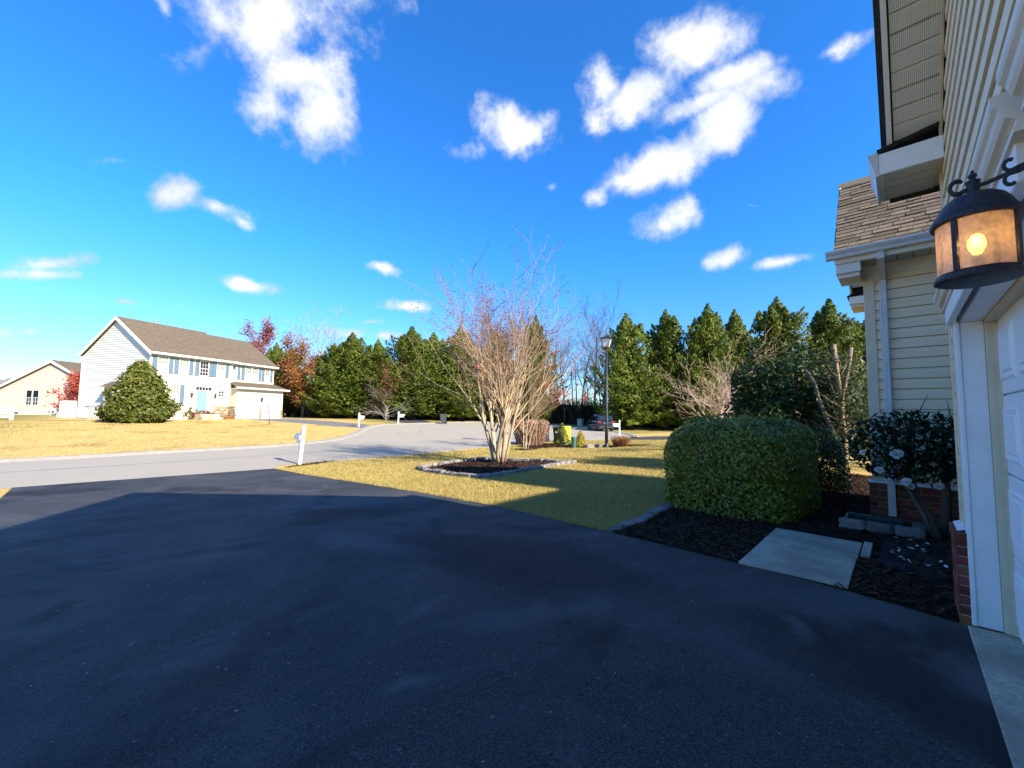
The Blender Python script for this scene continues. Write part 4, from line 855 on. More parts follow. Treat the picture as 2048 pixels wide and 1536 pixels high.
NP('downspout', MB().tube([(-.02, DY+.25, EZn-.2), (-.08, DY-.02, EZn-.6), (-.08, DY-.02, .1)], .05, 6), 'n_trim')
def window(parent, x0, x1, y, z0, z1, panes=3, dark=False, put_=None, bottom_dark=False):
    P_ = put_ or NP
    fr = P_('window', MB().box(x0-.07, x0, y-.07, y-.024, z0-.07, z1+.07).box(x1, x1+.07, y-.07, y-.024, z0-.07, z1+.07).box(x0, x1, y-.07, y-.024, z1, z1+.07).box(x0, x1, y-.07, y-.024, z0-.07, z0), 'n_trim', parent)
    zm = (z0+z1)/2
    for a, b, yy in ((zm+.025, z1, y-.040), (z0, zm-.025, y-.034)):
        P_('pane', MB().box(x0, x1, yy, yy+.008, a, b), 'n_pane_dark' if dark or (bottom_dark and a == z0) else 'n_blind', fr)
        mt = MB()
        for i in range(1, panes): xx = x0+(x1-x0)*i/panes; mt.box(xx-.014, xx+.014, yy-.012, yy-.001, a, b)
        mt.box(x0, x1, yy-.014, yy-.002, (a+b)/2-.014, (a+b)/2+.014); P_('muntin', mt, 'n_trim', fr)
    P_('sash_rail', MB().box(x0, x1, y-.062, y-.025, zm-.025, zm+.025), 'n_trim', fr)
    P_('glass', MB().box(x0, x1, y-.060, y-.056, zm+.026, z1), 'window_glass', fr)
    return fr
def wglass():
    m = bpy.data.materials.new('window_glass'); m.use_nodes = True; nt = m.node_tree; nt.nodes.clear(); L = nt.links; out = nd(nt, 'ShaderNodeOutputMaterial'); t = nd(nt, 'ShaderNodeBsdfTransparent'); g_ = nd(nt, 'ShaderNodeBsdfGlossy'); g_.inputs['Roughness'].default_value = .05
    f = nd(nt, 'ShaderNodeFresnel'); f.inputs[0].default_value = 1.5; x = nd(nt, 'ShaderNodeMixShader'); L.new(f.outputs[0], x.inputs[0]); L.new(t.outputs[0], x.inputs[1]); L.new(g_.outputs[0], x.inputs[2]); L.new(x.outputs[0], out.inputs[0]); MATS['window_glass'] = m
wglass()
def shutter(x0, x1, y, z0, z1):
    m = MB().box(x0, x0+.05, y-.065, y-.024, z0, z1).box(x1-.05, x1, y-.065, y-.024, z0, z1).box(x0+.05, x1-.05, y-.06, y-.024, z1-.07, z1).box(x0+.05, x1-.05, y-.06, y-.024, z0, z0+.07).box(x0+.05, x1-.05, y-.06, y-.024, (z0+z1)/2-.03, (z0+z1)/2+.03).box(x0+.05, x1-.05, y-.045, y-.0235, z0+.07, z1-.07)
    NP('shutter', m, 'n_shutter')
for a, b, dk in ((.55, 1.26, 0), (2.2, 2.88, 0), (3.9, 4.6, 1), (5.46, 6.14, 0)):
    window(None, a, b, 0, 4.02, 5.28, 3, bool(dk)); shutter(a-.42, a-.1, 0, 3.95, 5.33); shutter(b+.1, b+.42, 0, 3.95, 5.33)
for a, b in ((7.18, 7.64), (10.86, 11.36)): window(None, a, b, .4, 4.02, 5.28, 2); shutter(b+.09, b+.40, .4, 3.95, 5.33); shutter(a-.40, a-.09, .4, 3.95, 5.33) if a > 8 else None
window(None, 8.60, 9.22, .4, 4.02, 5.28, 3); window(None, 9.37, 9.98, .4, 4.02, 5.28, 3); shutter(8.19, 8.51, .4, 3.95, 5.33); shutter(10.07, 10.38, .4, 3.95, 5.33)
for a, b in ((.55, 1.2), (1.60, 2.26)): window(None, a, b, 0, 1.38, 3.0, 3)
shutter(2.36, 2.70, 0, 1.3, 3.05)
# front door with surround, transom and lamps
NP('door_surround', MB().box(3.36, 3.62, -.12, -.023, .75, 2.95).box(5.0, 5.26, -.12, -.023, .75, 2.95).box(3.30, 5.32, -.16, -.023, 2.951, 3.14).box(3.62, 5.0, -.10, -.023, 2.60, 2.66), 'n_trim')
fd = NP('front_door', MB().box(3.84, 4.66, -.07, -.023, .78, 2.60), 'n_door')
for zz in (.92, 1.55, 2.15):
    for xx in (3.93, 4.29): NP('door_panel', MB().box(xx, xx+.28, -.082, -.0705, zz, zz+(.5 if zz < 2 else .3)), 'n_door', fd)
NP('door_knob', MB().lathe([(.01, 0), (.035, .02), (.03, .05), (.01, .06)], 8, (4.60, -.10, 1.6)), 'metal_grey', fd)
tw = NP('transom', MB().box(3.64, 4.98, -.06, -.023, 2.67, 2.93), 'n_pane_dark')
for i in range(1, 5): NP('muntin', MB().box(3.64+.268*i-.02, 3.64+.268*i+.02, -.075, -.061, 2.67, 2.93), 'n_trim', tw)
for a in (3.66, 4.72): NP('sidelight', MB().box(a, a+.14, -.06, -.023, .9, 2.58), 'n_blind')
for x in (3.28, 5.36): NP('porch_lamp', MB().lathe([(.03, 0), (.08, .06), (.09, .30), (.11, .32), (.03, .42), (.01, .48)], 8, (x, -.14, 2.0)), 'iron_black')
rw = NP('round_window', MB().tube([(5.95+.32*math.cos(R(15*i)), -.05, 2.42+.32*math.sin(R(15*i))) for i in range(25)], .05, 6), 'n_trim')
NP('pane', MB().prism([(5.95+.31*math.cos(R(20*i)), 2.42+.31*math.sin(R(20*i))) for i in range(18)], 'y', -.035, -.024), 'n_pane_dark', rw)
NP('muntin', MB().box(5.65, 6.25, -.055, -.036, 2.395, 2.445).box(5.925, 5.975, -.056, -.037, 2.11, 2.73), 'n_trim', rw)
NP('door_step', MB().box(3.5, 5.2, -1.1, -.04, -.3, .52).box(3.4, 5.3, -1.4, -1.101, -.3, .26), 'concrete')
# fieldstone knee wall
st = NP('stone_veneer', MB().box(5.22, 6.85, -.10, -.031, -.2, 1.20).box(6.72, 6.79, -1.0, -.101, -.2, 1.2), 'mortar')
SM = [stone_mesh(1, 1, 1, 20+i, .3) for i in range(5)]
for m_ in SM: m_.materials.clear(); m_.materials.append(MATS['stone_tan'])
r_ = random.Random(3); z = .0
while z < 1.1:
    x = 5.25; h = r_.uniform(.13, .24)
    while x < 6.7:
        w = r_.uniform(.18, .4); inst('stone', r_.choice(SM), st, Matrix.LocRotScale(Vector((x+w/2, -.11, z+h/2)), Matrix.Rotation(r_.uniform(-.1, .1), 3, 'Y').to_quaternion(), Vector((w*.92, .10, h*.88)))); x += w
    y = -.12
    while y > -.95:
        w = r_.uniform(.18, .35); inst('stone', r_.choice(SM), st, Matrix.LocRotScale(Vector((6.71, y-w/2, z+h/2)), Matrix.Rotation(r_.uniform(-.1, .1), 3, 'X').to_quaternion(), Vector((.10, w*.92, h*.88)))); y -= w
    z += h
NP('stone_cap', MB().box(5.18, 6.86, -.17, -.024, 1.201, 1.26).box(6.66, 6.799, -1.0, -.171, 1.201, 1.26), 'concrete')
# garage bay
NP('garage_bay', MB().box(6.80, 12.0, -1.0, .39, -.3, 3.05), 'n_trim')
gs = laps_front(MB(), 6.86, 11.95, -1.0, 2.35, 2.98); NP('garage_siding', gs, 'n_siding_cream')
NP('garage_side', laps_side(MB(), 6.80, lambda z: -.95, lambda z: -.05, 1.27, 3.0), 'n_siding_cream')
NP('garage_roof', MB().add([(6.35, -1.42, 3.12), (12.45, -1.42, 3.12), (12.0, .40, 3.72), (6.95, .40, 3.72), (6.35, -1.42, 3.02), (12.45, -1.42, 3.02), (12.0, .40, 3.62), (6.95, .40, 3.62)], [(0, 1, 2, 3), (4, 5, 6, 7), (0, 1, 5, 4), (1, 2, 6, 5), (0, 3, 7, 4), (2, 3, 7, 6)]), 'n_roof')
NP('gutter', MB().box(6.35, 12.45, -1.52, -1.421, 2.98, 3.13), 'n_trim'); NP('eave_soffit', MB().box(6.4, 12.4, -1.42, -1.0, 2.93, 2.975), 'n_trim')
for a, b in ((7.14, 9.18), (9.58, 11.70)):
    gd = NP('garage_door', MB().box(a, b, -1.02, -1.001, -.2, 2.03), 'n_trim')
    for i in range(4):
        for j in range(4): NP('door_panel', MB().box(a+.08+j*(b-a-.06)/4, a+(j+1)*(b-a-.06)/4, -1.032, -1.021, .06+i*.5, .44+i*.5), 'n_trim', gd)
    NP('door_shade', MB().box(a-.06, b+.06, -1.09, -1.0, 2.031, 2.10), 'n_trim')
NP('porch_lamp', MB().lathe([(.03, 0), (.09, .06), (.1, .34), (.12, .36), (.03, .48), (.01, .55)], 8, (9.38, -1.14, 1.75)), 'iron_black')
for a in (9.26, 11.75):
    ps = NP('stone_pier', MB().box(a, a+.24, -1.06, -1.001, -.2, 1.0), 'mortar'); z = -.1
    while z < .95:
        h = r_.uniform(.14, .22); inst('stone', r_.choice(SM), ps, Matrix.LocRotScale(Vector((a+.12, -1.07, z+h/2)), None, Vector((.22, .07, h*.88)))); z += h
# bay window on the gable side
NP('bay', MB().box(-.62, -.04, 2.6, 4.5, .2, 2.7), 'n_siding_white'); NP('bay_roof', MB().add([(-.85, 2.4, 2.72), (-.85, 4.7, 2.72), (-.03, 4.7, 3.2), (-.03, 2.4, 3.2), (-.85, 2.4, 2.70), (-.85, 4.7, 2.70)], [(0, 1, 2, 3), (0, 1, 5, 4)]), 'n_roof')
NP('hose_bib', MB().box(-.12, -.03, 8.0, 8.12, .75, .95), 'metal_grey')
# air conditioners
def ac(x, y, rz, s, label):
    t = thing('air_conditioner', label, 'air conditioner', on(x, y), rz, 'outdoor air conditioners'); q = lambda n_, mb, m: put(n_, mb, m, t, world=False)
    q('pad', MB().box(-.5*s, .5*s, -.5*s, .5*s, -.02, .06), 'concrete'); q('cabinet', MB().box(-.40*s, .40*s, -.40*s, .40*s, .07, .88*s), 'metal_grey')
    for i in range(4):
        a = i*math.pi/2; m = MB()
        for k_ in range(9):
            u = -.36*s+k_*.09*s; p = [(u*math.cos(a)-(-.41*s)*math.sin(a), u*math.sin(a)+(-.41*s)*math.cos(a), z_) for z_ in (.12, .82*s)]; m.tube(p, .018, 4)
        q('grille', m, 'n_trim')
    q('top', MB().lathe([(.36*s, .881*s), (.36*s, .92*s), (.30*s, .94*s), (.1*s, .95*s)], 16), 'metal_grey'); return t
# local (-1.0, 5.6) of the neighbour's house
def NW(x, y): c, s = math.cos(R(24.9)), math.sin(R(24.9)); return (3.6+x*c-y*s, 44.37+x*s+y*c)
ac(*NW(-.9, 5.3), R(24.9), 1.15, 'grey air conditioner beside the white gable wall and round holly')
ac(-1.9, 67.3, 0, 1.1, 'small grey air conditioner beside the pinkish beige house')
ub = thing('utility_cabinet', 'white utility cabinet at the back corner of the white house', 'utility box', on(*NW(-.3, 9.9)), R(24.9)); put('cabinet', MB().bbox(-.5, .4, -.3, .3, .5, 1.5, .02), 'n_trim', ub, world=False); put('plinth', MB().box(-.6, .5, -.4, .4, -.1, .499), 'n_foundation', ub, world=False)

# ------------------------------------------------------------------ beige bungalow
BG = thing('beige_house', 'single-storey pinkish beige house with white rakes behind the red maple', 'house', (-2.55, 69.4, .36), R(-46.4))
def BP(n_, mb, m, parent=None): return put(n_, mb, m, parent or BG, world=False)
sl_ = .53
BP('frame_wall', MB().prism([(-5.9, 0), (5.9, 0), (5.9, 2.95), (0, 2.95+5.9*sl_), (-5.9, 2.95)], 'y', 0, 14), 'n_trim')
m = MB(); z = .4
while z < 5.95:
    t = .2; f_ = lambda q: 5.85 if q < 2.95 else 5.85-(q-2.95)/sl_
    m.add([(-f_(z), -.024, z), (f_(z), -.024, z), (f_(z+t), -.002, z+t), (-f_(z+t), -.002, z+t), (-f_(z), 0, z), (f_(z), 0, z)], [(0, 1, 2, 3), (4, 5, 1, 0)]); z += t
BP('gable_siding', m, 'beige_siding'); BP('foundation', MB().box(-5.95, 5.95, -.05, 14, -.3, .40), 'n_foundation')
for s in (-1, 1):
    BP('roof', MB().add([(0, -.3, 6.10), (s*6.5, -.3, 2.66), (s*6.5, 14.3, 2.66), (0, 14.3, 6.10), (0, -.3, 6.24), (s*6.5, -.3, 2.80), (s*6.5, 14.3, 2.80), (0, 14.3, 6.24)], [(0, 1, 2, 3), (4, 5, 6, 7), (0, 1, 5, 4), (1, 2, 6, 5), (2, 3, 7, 6)]), 'n_roof')
    BP('rake_board', MB().add([(0, -.34, 5.90), (s*6.5, -.34, 2.46), (s*6.5, -.34, 2.74), (0, -.34, 6.18), (0, -.30, 5.90), (s*6.5, -.30, 2.46), (s*6.5, -.30, 2.74), (0, -.30, 6.18)], [(0, 1, 2, 3), (4, 5, 6, 7), (0, 1, 5, 4), (2, 3, 7, 6)]), 'n_trim')
    BP('rake_return', MB().box(*sorted((s*5.9, s*6.5)), -.3, .05, 2.4, 2.62), 'n_trim')
for a, b in ((-2.68, -2.08), (-1.93, -1.33)): window(None, a, b, 0, 1.12, 2.75, 2, False, BP, True)
BP('crawl_vent', MB().box(-3.9, -3.4, -.07, -.051, .1, .3), 'cart_grey'); BP('wall_outlet', MB().box(-.6, -.45, -.05, -.025, 1.0, 1.12), 'metal_grey')
# far house at the left edge
FH = thing('far_house', 'distant house with grey roof at the far left edge', 'house', (-9.0, 97, .36), R(-20)); q = lambda n_, mb, m: put(n_, mb, m, FH, world=False)
q('wall', MB().box(-7, 7, 0, 10, 0, 3.3), 'beige_siding'); q('roof', MB().add([(-7.5, -.6, 3.2), (7.5, -.6, 3.2), (7.5, 10.6, 3.2), (-7.5, 10.6, 3.2), (-3, 5, 5.3), (3.4, 5, 5.3)], [(0, 1, 5, 4), (1, 2, 5), (2, 3, 4, 5), (3, 0, 4)]), 'drive_grey'); q('chimney', MB().box(-2, -1.2, 4.2, 5, 4.6, 5.9), 'n_trim'); q('window', MB().box(2.2, 3.6, -.05, -.005, 1.1, 2.4), 'n_pane_dark')
# white rail fence
FN = thing('rail_fence', 'white vinyl rail fence at the left edge of the neighbouring lawn', 'fence', (-3.45, 45.9, zt(45.9)), R(133.6)); q = lambda n_, mb, m: put(n_, mb, m, FN, world=False)
for i in range(3): q('post', MB().box(-.07+i*2.3, .07+i*2.3, -.07, .07, -.1, .98).add([(-.09+i*2.3, -.09, .98), (.09+i*2.3, -.09, .98), (.09+i*2.3, .09, .98), (-.09+i*2.3, .09, .98), (i*2.3, 0, 1.06)], [(0, 1, 4), (1, 2, 4), (2, 3, 4), (3, 0, 4), (3, 2, 1, 0)]), 'white_plastic')
for i in range(2):
    for z in (.16, .70): q('rail', MB().bbox(.071+i*2.3, 2.229+i*2.3, -.03, .03, z, z+.17, .008), 'white_plastic')

# ------------------------------------------------------------------ mailboxes
def mailbox(x, y, rz, h, label, lean=0.0, boxmat='white_plastic'):
    t = thing('mailbox', label, 'mailbox', on(x, y), rz, 'mailboxes along the street'); q = lambda n_, mb, m, p=None: put(n_, mb, m, p or t, world=False)
    t.rotation_euler = (0, lean, rz)
    q('post', MB().bbox(-.055, .055, -.055, .055, -.15, h-.14, .006), 'white_plastic')
    q('finial', MB().box(-.068, .068, -.068, .068, h-.139, h-.11).add([(-.05, -.05, h-.11), (.05, -.05, h-.11), (.05, .05, h-.11), (-.05, .05, h-.11), (0, 0, h)], [(0, 1, 4), (1, 2, 4), (2, 3, 4), (3, 0, 4)]), 'white_plastic')
    zb = h*.61
    q('arm', MB().bbox(-.045, .045, .056, .50, zb-.10, zb-.005, .006), 'white_plastic')
    pr = [(-.085, zb), (.085, zb), (.085, zb+.12)]+[(.085*math.cos(R(a)), zb+.12+.085*math.sin(R(a))) for a in range(20, 180, 20)]+[(-.085, zb+.12)]
    b = q('box', MB().prism([(p[0], p[1]) for p in pr][::-1], 'y', .07, .56), boxmat)
    q('door', MB().prism([(p[0]*1.06, zb+.1+(p[1]-zb-.1)*1.06) for p in pr][::-1], 'y', .561, .585), 'metal_grey', b)
    q('flag', MB().box(.086, .095, .40, .44, zb+.06, zb+.26).box(.086, .095, .36, .40, zb+.2, zb+.26), 'red_lens', b); return t
mailbox(5.28, 15.12, R(-2), 1.36, 'white mailbox post leaning beside the end of the black driveway', R(4))
mailbox(16.7, 34.3, R(-70), 1.25, 'white mailbox by the grey driveway of the white house')
mailbox(22.0, 36.7, R(-110), 1.32, 'small white mailbox at the dark driveway beyond the curve')
mailbox(32.0, 17.6, R(40), 1.40, 'white mailbox post behind the black lamp post, near the parked car')
# wheeled bins
def cart(x, y, rz, s, label, body, lid, grp='wheeled bins'):
    t = thing('wheeled_bin', label, 'bin', on(x, y, .005), rz, grp); t.scale = (s, s, s); q = lambda n_, mb, m, p=None: put(n_, mb, m, p or t, world=False)
    b = [(-.24, -.24, .08), (.24, -.24, .08), (.24, .26, .08), (-.24, .26, .08), (-.30, -.34, .98), (.30, -.34, .98), (.30, .34, .98), (-.30, .34, .98)]
    bo = q('body', MB().add(b, [(3, 2, 1, 0), (4, 5, 6, 7), (0, 1, 5, 4), (1, 2, 6, 5), (2, 3, 7, 6), (3, 0, 4, 7)]), body)
    q('rim', MB().bbox(-.32, .32, -.36, .36, .94, .985, .01), body, bo)
    q('label', MB().box(-.12, .12, -.332, -.322, .62, .74), 'n_trim', bo); q('lid', MB().add([(-.33, -.38, .99), (.33, -.38, .99), (.33, .40, .99), (-.33, .40, .99), (-.29, -.32, 1.06), (.29, -.32, 1.06), (.29, .36, 1.08), (-.29, .36, 1.08)], [(3, 2, 1, 0), (4, 5, 6, 7), (0, 1, 5, 4), (1, 2, 6, 5), (2, 3, 7, 6), (3, 0, 4, 7)]), lid)
    q('handle', MB().tube([(-.26, .34, .96), (-.26, .46, .98), (.26, .46, .98), (.26, .34, .96)], .018, 6), body)
    for sx_ in (-1, 1): q('wheel', MB().tube([(sx_*.30, .28, .12), (sx_*.36, .28, .12)], .12, 14), 'tyre')
    return t
cart(27.3, 36.3, R(-130), 1.0, 'grey wheeled bin standing alone on the far side of the street', 'cart_grey', 'cart_grey')
cart(20.75, 16.75, R(-45), .92, 'grey wheeled bin with pale label beside the tan bush', 'cart_grey', 'cart_grey')
cart(21.5, 16.2, R(-75), .95, 'dark brown wheeled bin between the grey bin and the yellow panel', 'cart_brown', 'cart_grey')
yp = thing('yellow_panel', 'bright yellow upright panel leaning against the brown bin', 'panel', on(21.75, 15.75), R(-40)); put('sheet', MB().bbox(-.26, .26, -.02, .02, .02, 1.0, .01), 'cart_yellow', yp, world=False); put('edge', MB().bbox(-.28, .28, -.03, .03, 1.001, 1.05, .008), 'cart_yellow', yp, world=False)
# utilities
gp = thing('utility_pedestal', 'round green utility pedestal on the lawn beside the yellow shrub', 'utility box', on(17.9, 12.5)); put('body', MB().lathe([(.13, -.05), (.13, .45), (.145, .46), (.145, .56), (.12, .60), (.03, .61)], 18), 'utility_green', gp, world=False); put('collar', MB().lathe([(.15, -.03), (.15, .06), (.135, .07)], 18), 'utility_green', gp, world=False)
pc = thing('utility_cabinet', 'pale green utility cabinet far off at the end of the street', 'utility box', on(43.8, 29.6), R(20)); put('body', MB().bbox(-.42, .42, -.3, .3, .0, .85, .03), 'utility_pale', pc, world=False); put('lid', MB().bbox(-.46, .46, -.34, .34, .851, .95, .03), 'utility_pale', pc, world=False)
for i, (x, y, a, lab) in enumerate(((18.55, 11.95, .5, 'dark concrete block lying left of the lamp post'), (19.15, 11.75, .9, 'pale concrete block touching the foot of the lamp post'), (20.9, 11.6, .2, 'pale stone by the orange shrub right of the lamp post'))):
    o = bpy.data.objects.new('concrete_block', STONES[i]); col.objects.link(o); o.location = on(x, y, .10); o.scale = ((.5, .3, .22), (.35, .3, .24), (.35, .25, .3))[i]; o.rotation_euler = (0, 0, a-.8); tag(o, lab, 'block')
# lamp post
lp = thing('lamp_post', 'tall black lamp post with a four-sided lantern on the lawn', 'lamp post', on(19.56, 11.53), R(20)); q = lambda n_, mb, m, sm_=False: put(n_, mb.mesh(n_, sm_), m, lp, world=False)
q('base', MB().lathe([(.14, -.05), (.14, .05), (.10, .12), (.09, .3)], 20), 'iron_black', True); q('pole', MB().lathe([(.088, .25), (.085, 1.2), (.060, 5.35)], 18), 'iron_black', True)
q('cup', MB().lathe([(.06, 5.35), (.12, 5.40), (.12, 5.44), (.07, 5.46)], 16), 'iron_black', True)
def fr4(z0, z1, a, b): return MB().add([(-a, -a, z0), (a, -a, z0), (a, a, z0), (-a, a, z0), (-b, -b, z1), (b, -b, z1), (b, b, z1), (-b, b, z1)], [(3, 2, 1, 0), (4, 5, 6, 7), (0, 1, 5, 4), (1, 2, 6, 5), (2, 3, 7, 6), (3, 0, 4, 7)])
q('lantern_glass', fr4(5.47, 5.88, .13, .24), 'frost_glass')
for sx_, sy_ in ((-1, -1), (1, -1), (1, 1), (-1, 1)): q('lantern_bar', MB().tube([(sx_*.137, sy_*.137, 5.45), (sx_*.247, sy_*.247, 5.89)], .014, 6), 'iron_black')
q('lantern_roof', fr4(5.885, 5.92, .30, .30).add([(-.30, -.30, 5.921), (.30, -.30, 5.921), (.30, .30, 5.921), (-.30, .30, 5.921), (-.08, -.08, 6.06), (.08, -.08, 6.06), (.08, .08, 6.06), (-.08, .08, 6.06)], [(0, 1, 5, 4), (1, 2, 6, 5), (2, 3, 7, 6), (3, 0, 4, 7), (4, 5, 6, 7)]), 'iron_black'); q('finial', MB().lathe([(.05, 6.05), (.03, 6.10), (.045, 6.14), (.02, 6.19), (.005, 6.22)], 10), 'iron_black', True)
# parked car
car = thing('parked_car', 'black sport utility car parked at the kerb beyond the lamp post', 'car', on(39.3, 24.0, .01), R(47)); car.scale = (1, 1, 1)
q = lambda n_, mb, m, p=None, sm_=False: put(n_, mb.mesh(n_, sm_), m, p or car, world=False)
ST = [(-2.35, .80, .42, .95), (-2.30, .90, .34, 1.06), (-1.9, .95, .30, 1.10), (-.9, .96, .28, 1.08), (.2, .96, .28, 1.06), (1.2, .95, .28, 1.04), (1.9, .93, .30, .98), (2.25, .84, .36, .86), (2.36, .66, .45, .72)]
m = MB(); vs = []
for x, w, z0, z1 in ST:
    for s in (1, -1):
        seq = [(0, z0), (w*.86, z0), (w, z0+.16), (w, z1-.22), (w*.95, z1-.04), (w*.86, z1), (0, z1+.02)]
        vs += [(x, s*y, z) for y, z in (seq if s > 0 else seq[::-1])[(0 if s > 0 else 1):(7 if s > 0 else 6)]]
n_ = 12
m.add(vs, [(i*n_+k, i*n_+(k+1) % n_, (i+1)*n_+(k+1) % n_, (i+1)*n_+k) for i in range(len(ST)-1) for k in range(n_)]+[tuple(range(n_))[::-1], tuple((len(ST)-1)*n_+k for k in range(n_))]); body = q('body', m, 'car_paint', None, True)
GH = [(-2.22, .80, 1.08, 1.10), (-1.95, .76, 1.08, 1.60), (-1.4, .74, 1.08, 1.70), (-.2, .73, 1.08, 1.72), (.35, .72, 1.06, 1.66), (1.15, .74, 1.04, 1.06)]
m = MB(); vs = []
for x, w, z0, z1 in GH: vs += [(x, .88 if z1-z0 > .1 else .84, z0-.02), (x, w, z1-.05), (x, w*.9, z1), (x, -w*.9, z1), (x, -w, z1-.05), (x, -.88 if z1-z0 > .1 else -.84, z0-.02)]
m.add(vs, [(i*6+k, i*6+(k+1) % 6, (i+1)*6+(k+1) % 6, (i+1)*6+k) for i in range(len(GH)-1) for k in range(6)]); q('cabin', m, 'car_paint')
for s in (1, -1):
    for a, b in ((-1.85, -1.05), (-1.0, -.1), (-.05, .72)):
        ta = a+(.22 if a < -1.5 else 0); tb = b-(.42 if b > .5 else 0)
        q('side_window', MB().add([(a, s*.878, 1.14), (b, s*.878, 1.14), (tb, s*.775, 1.57), (ta, s*.775, 1.57)], [(0, 1, 2, 3)]), 'car_glass')
    q('tail_light', MB().bbox(-2.39, -2.25, *sorted((s*.52, s*.90)), .86, 1.04, .02), 'red_lens'); q('headlight', MB().bbox(2.15, 2.34, *sorted((s*.50, s*.82)), .66, .80, .02), 'frost_glass'); q('mirror', MB().bbox(.55, .75, *sorted((s*.92, s*1.08)), 1.08, 1.22, .03), 'car_paint')
    q('sill', MB().box(-1.0, 1.0, *sorted((s*.955, s*.975)), .30, .40), 'car_chrome')
    for wx in (-1.45, 1.45):
        w_ = q('wheel', MB().tube([(wx, s*.74, .36), (wx, s*.965, .36)], .36, 22), 'tyre'); q('rim', MB().tube([(wx, s*.966, .36), (wx, s*.975, .36)], .24, 14), 'car_chrome', w_)
q('rear_window', MB().add([(-2.235, -.66, 1.14), (-2.235, .66, 1.14), (-2.005, .62, 1.56), (-2.005, -.62, 1.56)], [(0, 1, 2, 3)]), 'car_glass'); q('windscreen', MB().add([(1.12, -.70, 1.10), (1.12, .70, 1.10), (.42, .64, 1.64), (.42, -.64, 1.64)], [(0, 1, 2, 3)]), 'car_glass')
q('rear_bumper', MB().bbox(-2.45, -2.28, -.86, .86, .40, .62, .04), 'car_paint'); q('number_plate', MB().box(-2.40, -2.37, -.17, .17, .78, .90), 'n_trim'); q('bumper_trim', MB().bbox(-2.46, -2.43, -.7, .7, .42, .48, .01), 'car_chrome')

# ------------------------------------------------------------------ vegetation
def unit(v): return v/np.maximum(np.linalg.norm(v, axis=-1, keepdims=True), 1e-9)
def leaf_quads(P, N, length, width, rs, spread=.6, fold=False, axis=None):
    """pointed leaf-sized faces at points P, facing roughly N, long axis random (or near 'axis')"""
    n = len(P); N = unit(N+rs.normal(0, spread, (n, 3)))
    A = rs.normal(0, 1, (n, 3)) if axis is None else axis+rs.normal(0, .35, (n, 3))
    A = unit(A-N*(A*N).sum(1, keepdims=True)); B = np.cross(N, A)
    l = length*rs.uniform(.65, 1.25, (n, 1)); w = width*rs.uniform(.7, 1.25, (n, 1)); V = np.zeros((n, 4, 3))
    V[:, 0] = P-A*l*.5; V[:, 1] = P+B*w*.5+A*l*.04; V[:, 2] = P+A*l*.5+N*l*.10*rs.uniform(-1, 1, (n, 1)); V[:, 3] = P-B*w*.5+A*l*.04
    return V
class Tree:
    def __init__(s, seed): s.r = random.Random(seed); s.mb = {}; s.tips = []; s.all = []
    def get(s, k):
        if k not in s.mb: s.mb[k] = MB()
        return s.mb[k]
    def grow(s, p, d, L, r, lvl, c):
        R_ = s.r; n = c['seg'][lvl]; pts = [p.copy()]; rad = [r]; dirs = [d.copy()]; end = r*c['taper'][lvl]
        for i in range(n):
            d = (d+Vector((R_.gauss(0, 1), R_.gauss(0, 1), R_.gauss(0, 1)))*c['wander'][lvl]+Vector((0, 0, c['up'][lvl]))).normalized()
            p = p+d*(L/n); pts.append(p.copy()); rad.append(r+(end-r)*(i+1)/n); dirs.append(d.copy())
        s.get(c['part'][lvl]).tube(pts, rad, c['sides'][lvl], cap=(lvl == 0))
        if lvl+1 < len(c['seg']):
            k = c['kids'][lvl]; k = k if isinstance(k, int) else R_.randint(*k)
            for j in range(k):
                t = c['frm'][lvl]+(1-c['frm'][lvl])*((j+R_.random())/k); i = min(int(t*n), n-1); q = pts[i].lerp(pts[i+1], t*n-i); dd = dirs[i+1]
                ax = dd.orthogonal().normalized(); ax.rotate(Matrix.Rotation(R_.uniform(0, 6.283), 3, dd)); nd_ = dd.copy(); nd_.rotate(Matrix.Rotation(R(c['ang'][lvl]*R_.uniform(.6, 1.4)), 3, ax))
                s.grow(q, nd_, L*c['ratio'][lvl]*R_.uniform(.7, 1.2), max(rad[i]*c['rr'][lvl], c['rmin']), lvl+1, c)
        else: s.tips.append((pts[-1].copy(), dirs[-1].copy()))
        if lvl >= len(c['seg'])-2: s.all += [(q.copy(), dirs[i]) for i, q in enumerate(pts[1:], 1)]
def plant(name, label, cat, loc, rz=0, group=None): return thing(name, label, cat, loc, rz, group)
def part(name, me, m, root, kind=None):
    if name in ('twigs', 'branches', 'shoots') and kind is None: kind = 'stuff'
    return put(name, me, m, root, kind, world=False)

# --- the big bare crape myrtle in the edged bed
def myrtle(seed, trunks, H, c, base_r, tilt):
    t = Tree(seed)
    for i in range(trunks):
        a = 2*math.pi*(i+.5*t.r.random())/trunks; ti = R(tilt*(.35+.8*t.r.random())); b = base_r*t.r.uniform(.4, 1)
        t.grow(Vector((b*math.cos(a), b*math.sin(a), -.05)), Vector((math.sin(ti)*math.cos(a), math.sin(ti)*math.sin(a), math.cos(ti))), H, c['r0']*t.r.uniform(.75, 1.1), 0, c)
    return t
C_MY = dict(r0=.072, seg=[5, 5, 5, 4, 3], taper=[.62, .5, .45, .4, .5], wander=[.07, .07, .08, .10, .13], up=[.01, .03, .04, .05, .06], sides=[7, 5, 4, 3, 3], part=['trunk', 'branches', 'branches', 'twigs', 'twigs'],
            kids=[(4, 5), (4, 5), (3, 4), (3, 4)], frm=[.36, .28, .35, .3], ang=[23, 24, 27, 32], ratio=[1.08, .80, .58, .50], rr=[.55, .58, .60, .75], rmin=.0062)
mt_ = myrtle(14, 9, 2.1, C_MY, .20, 17)
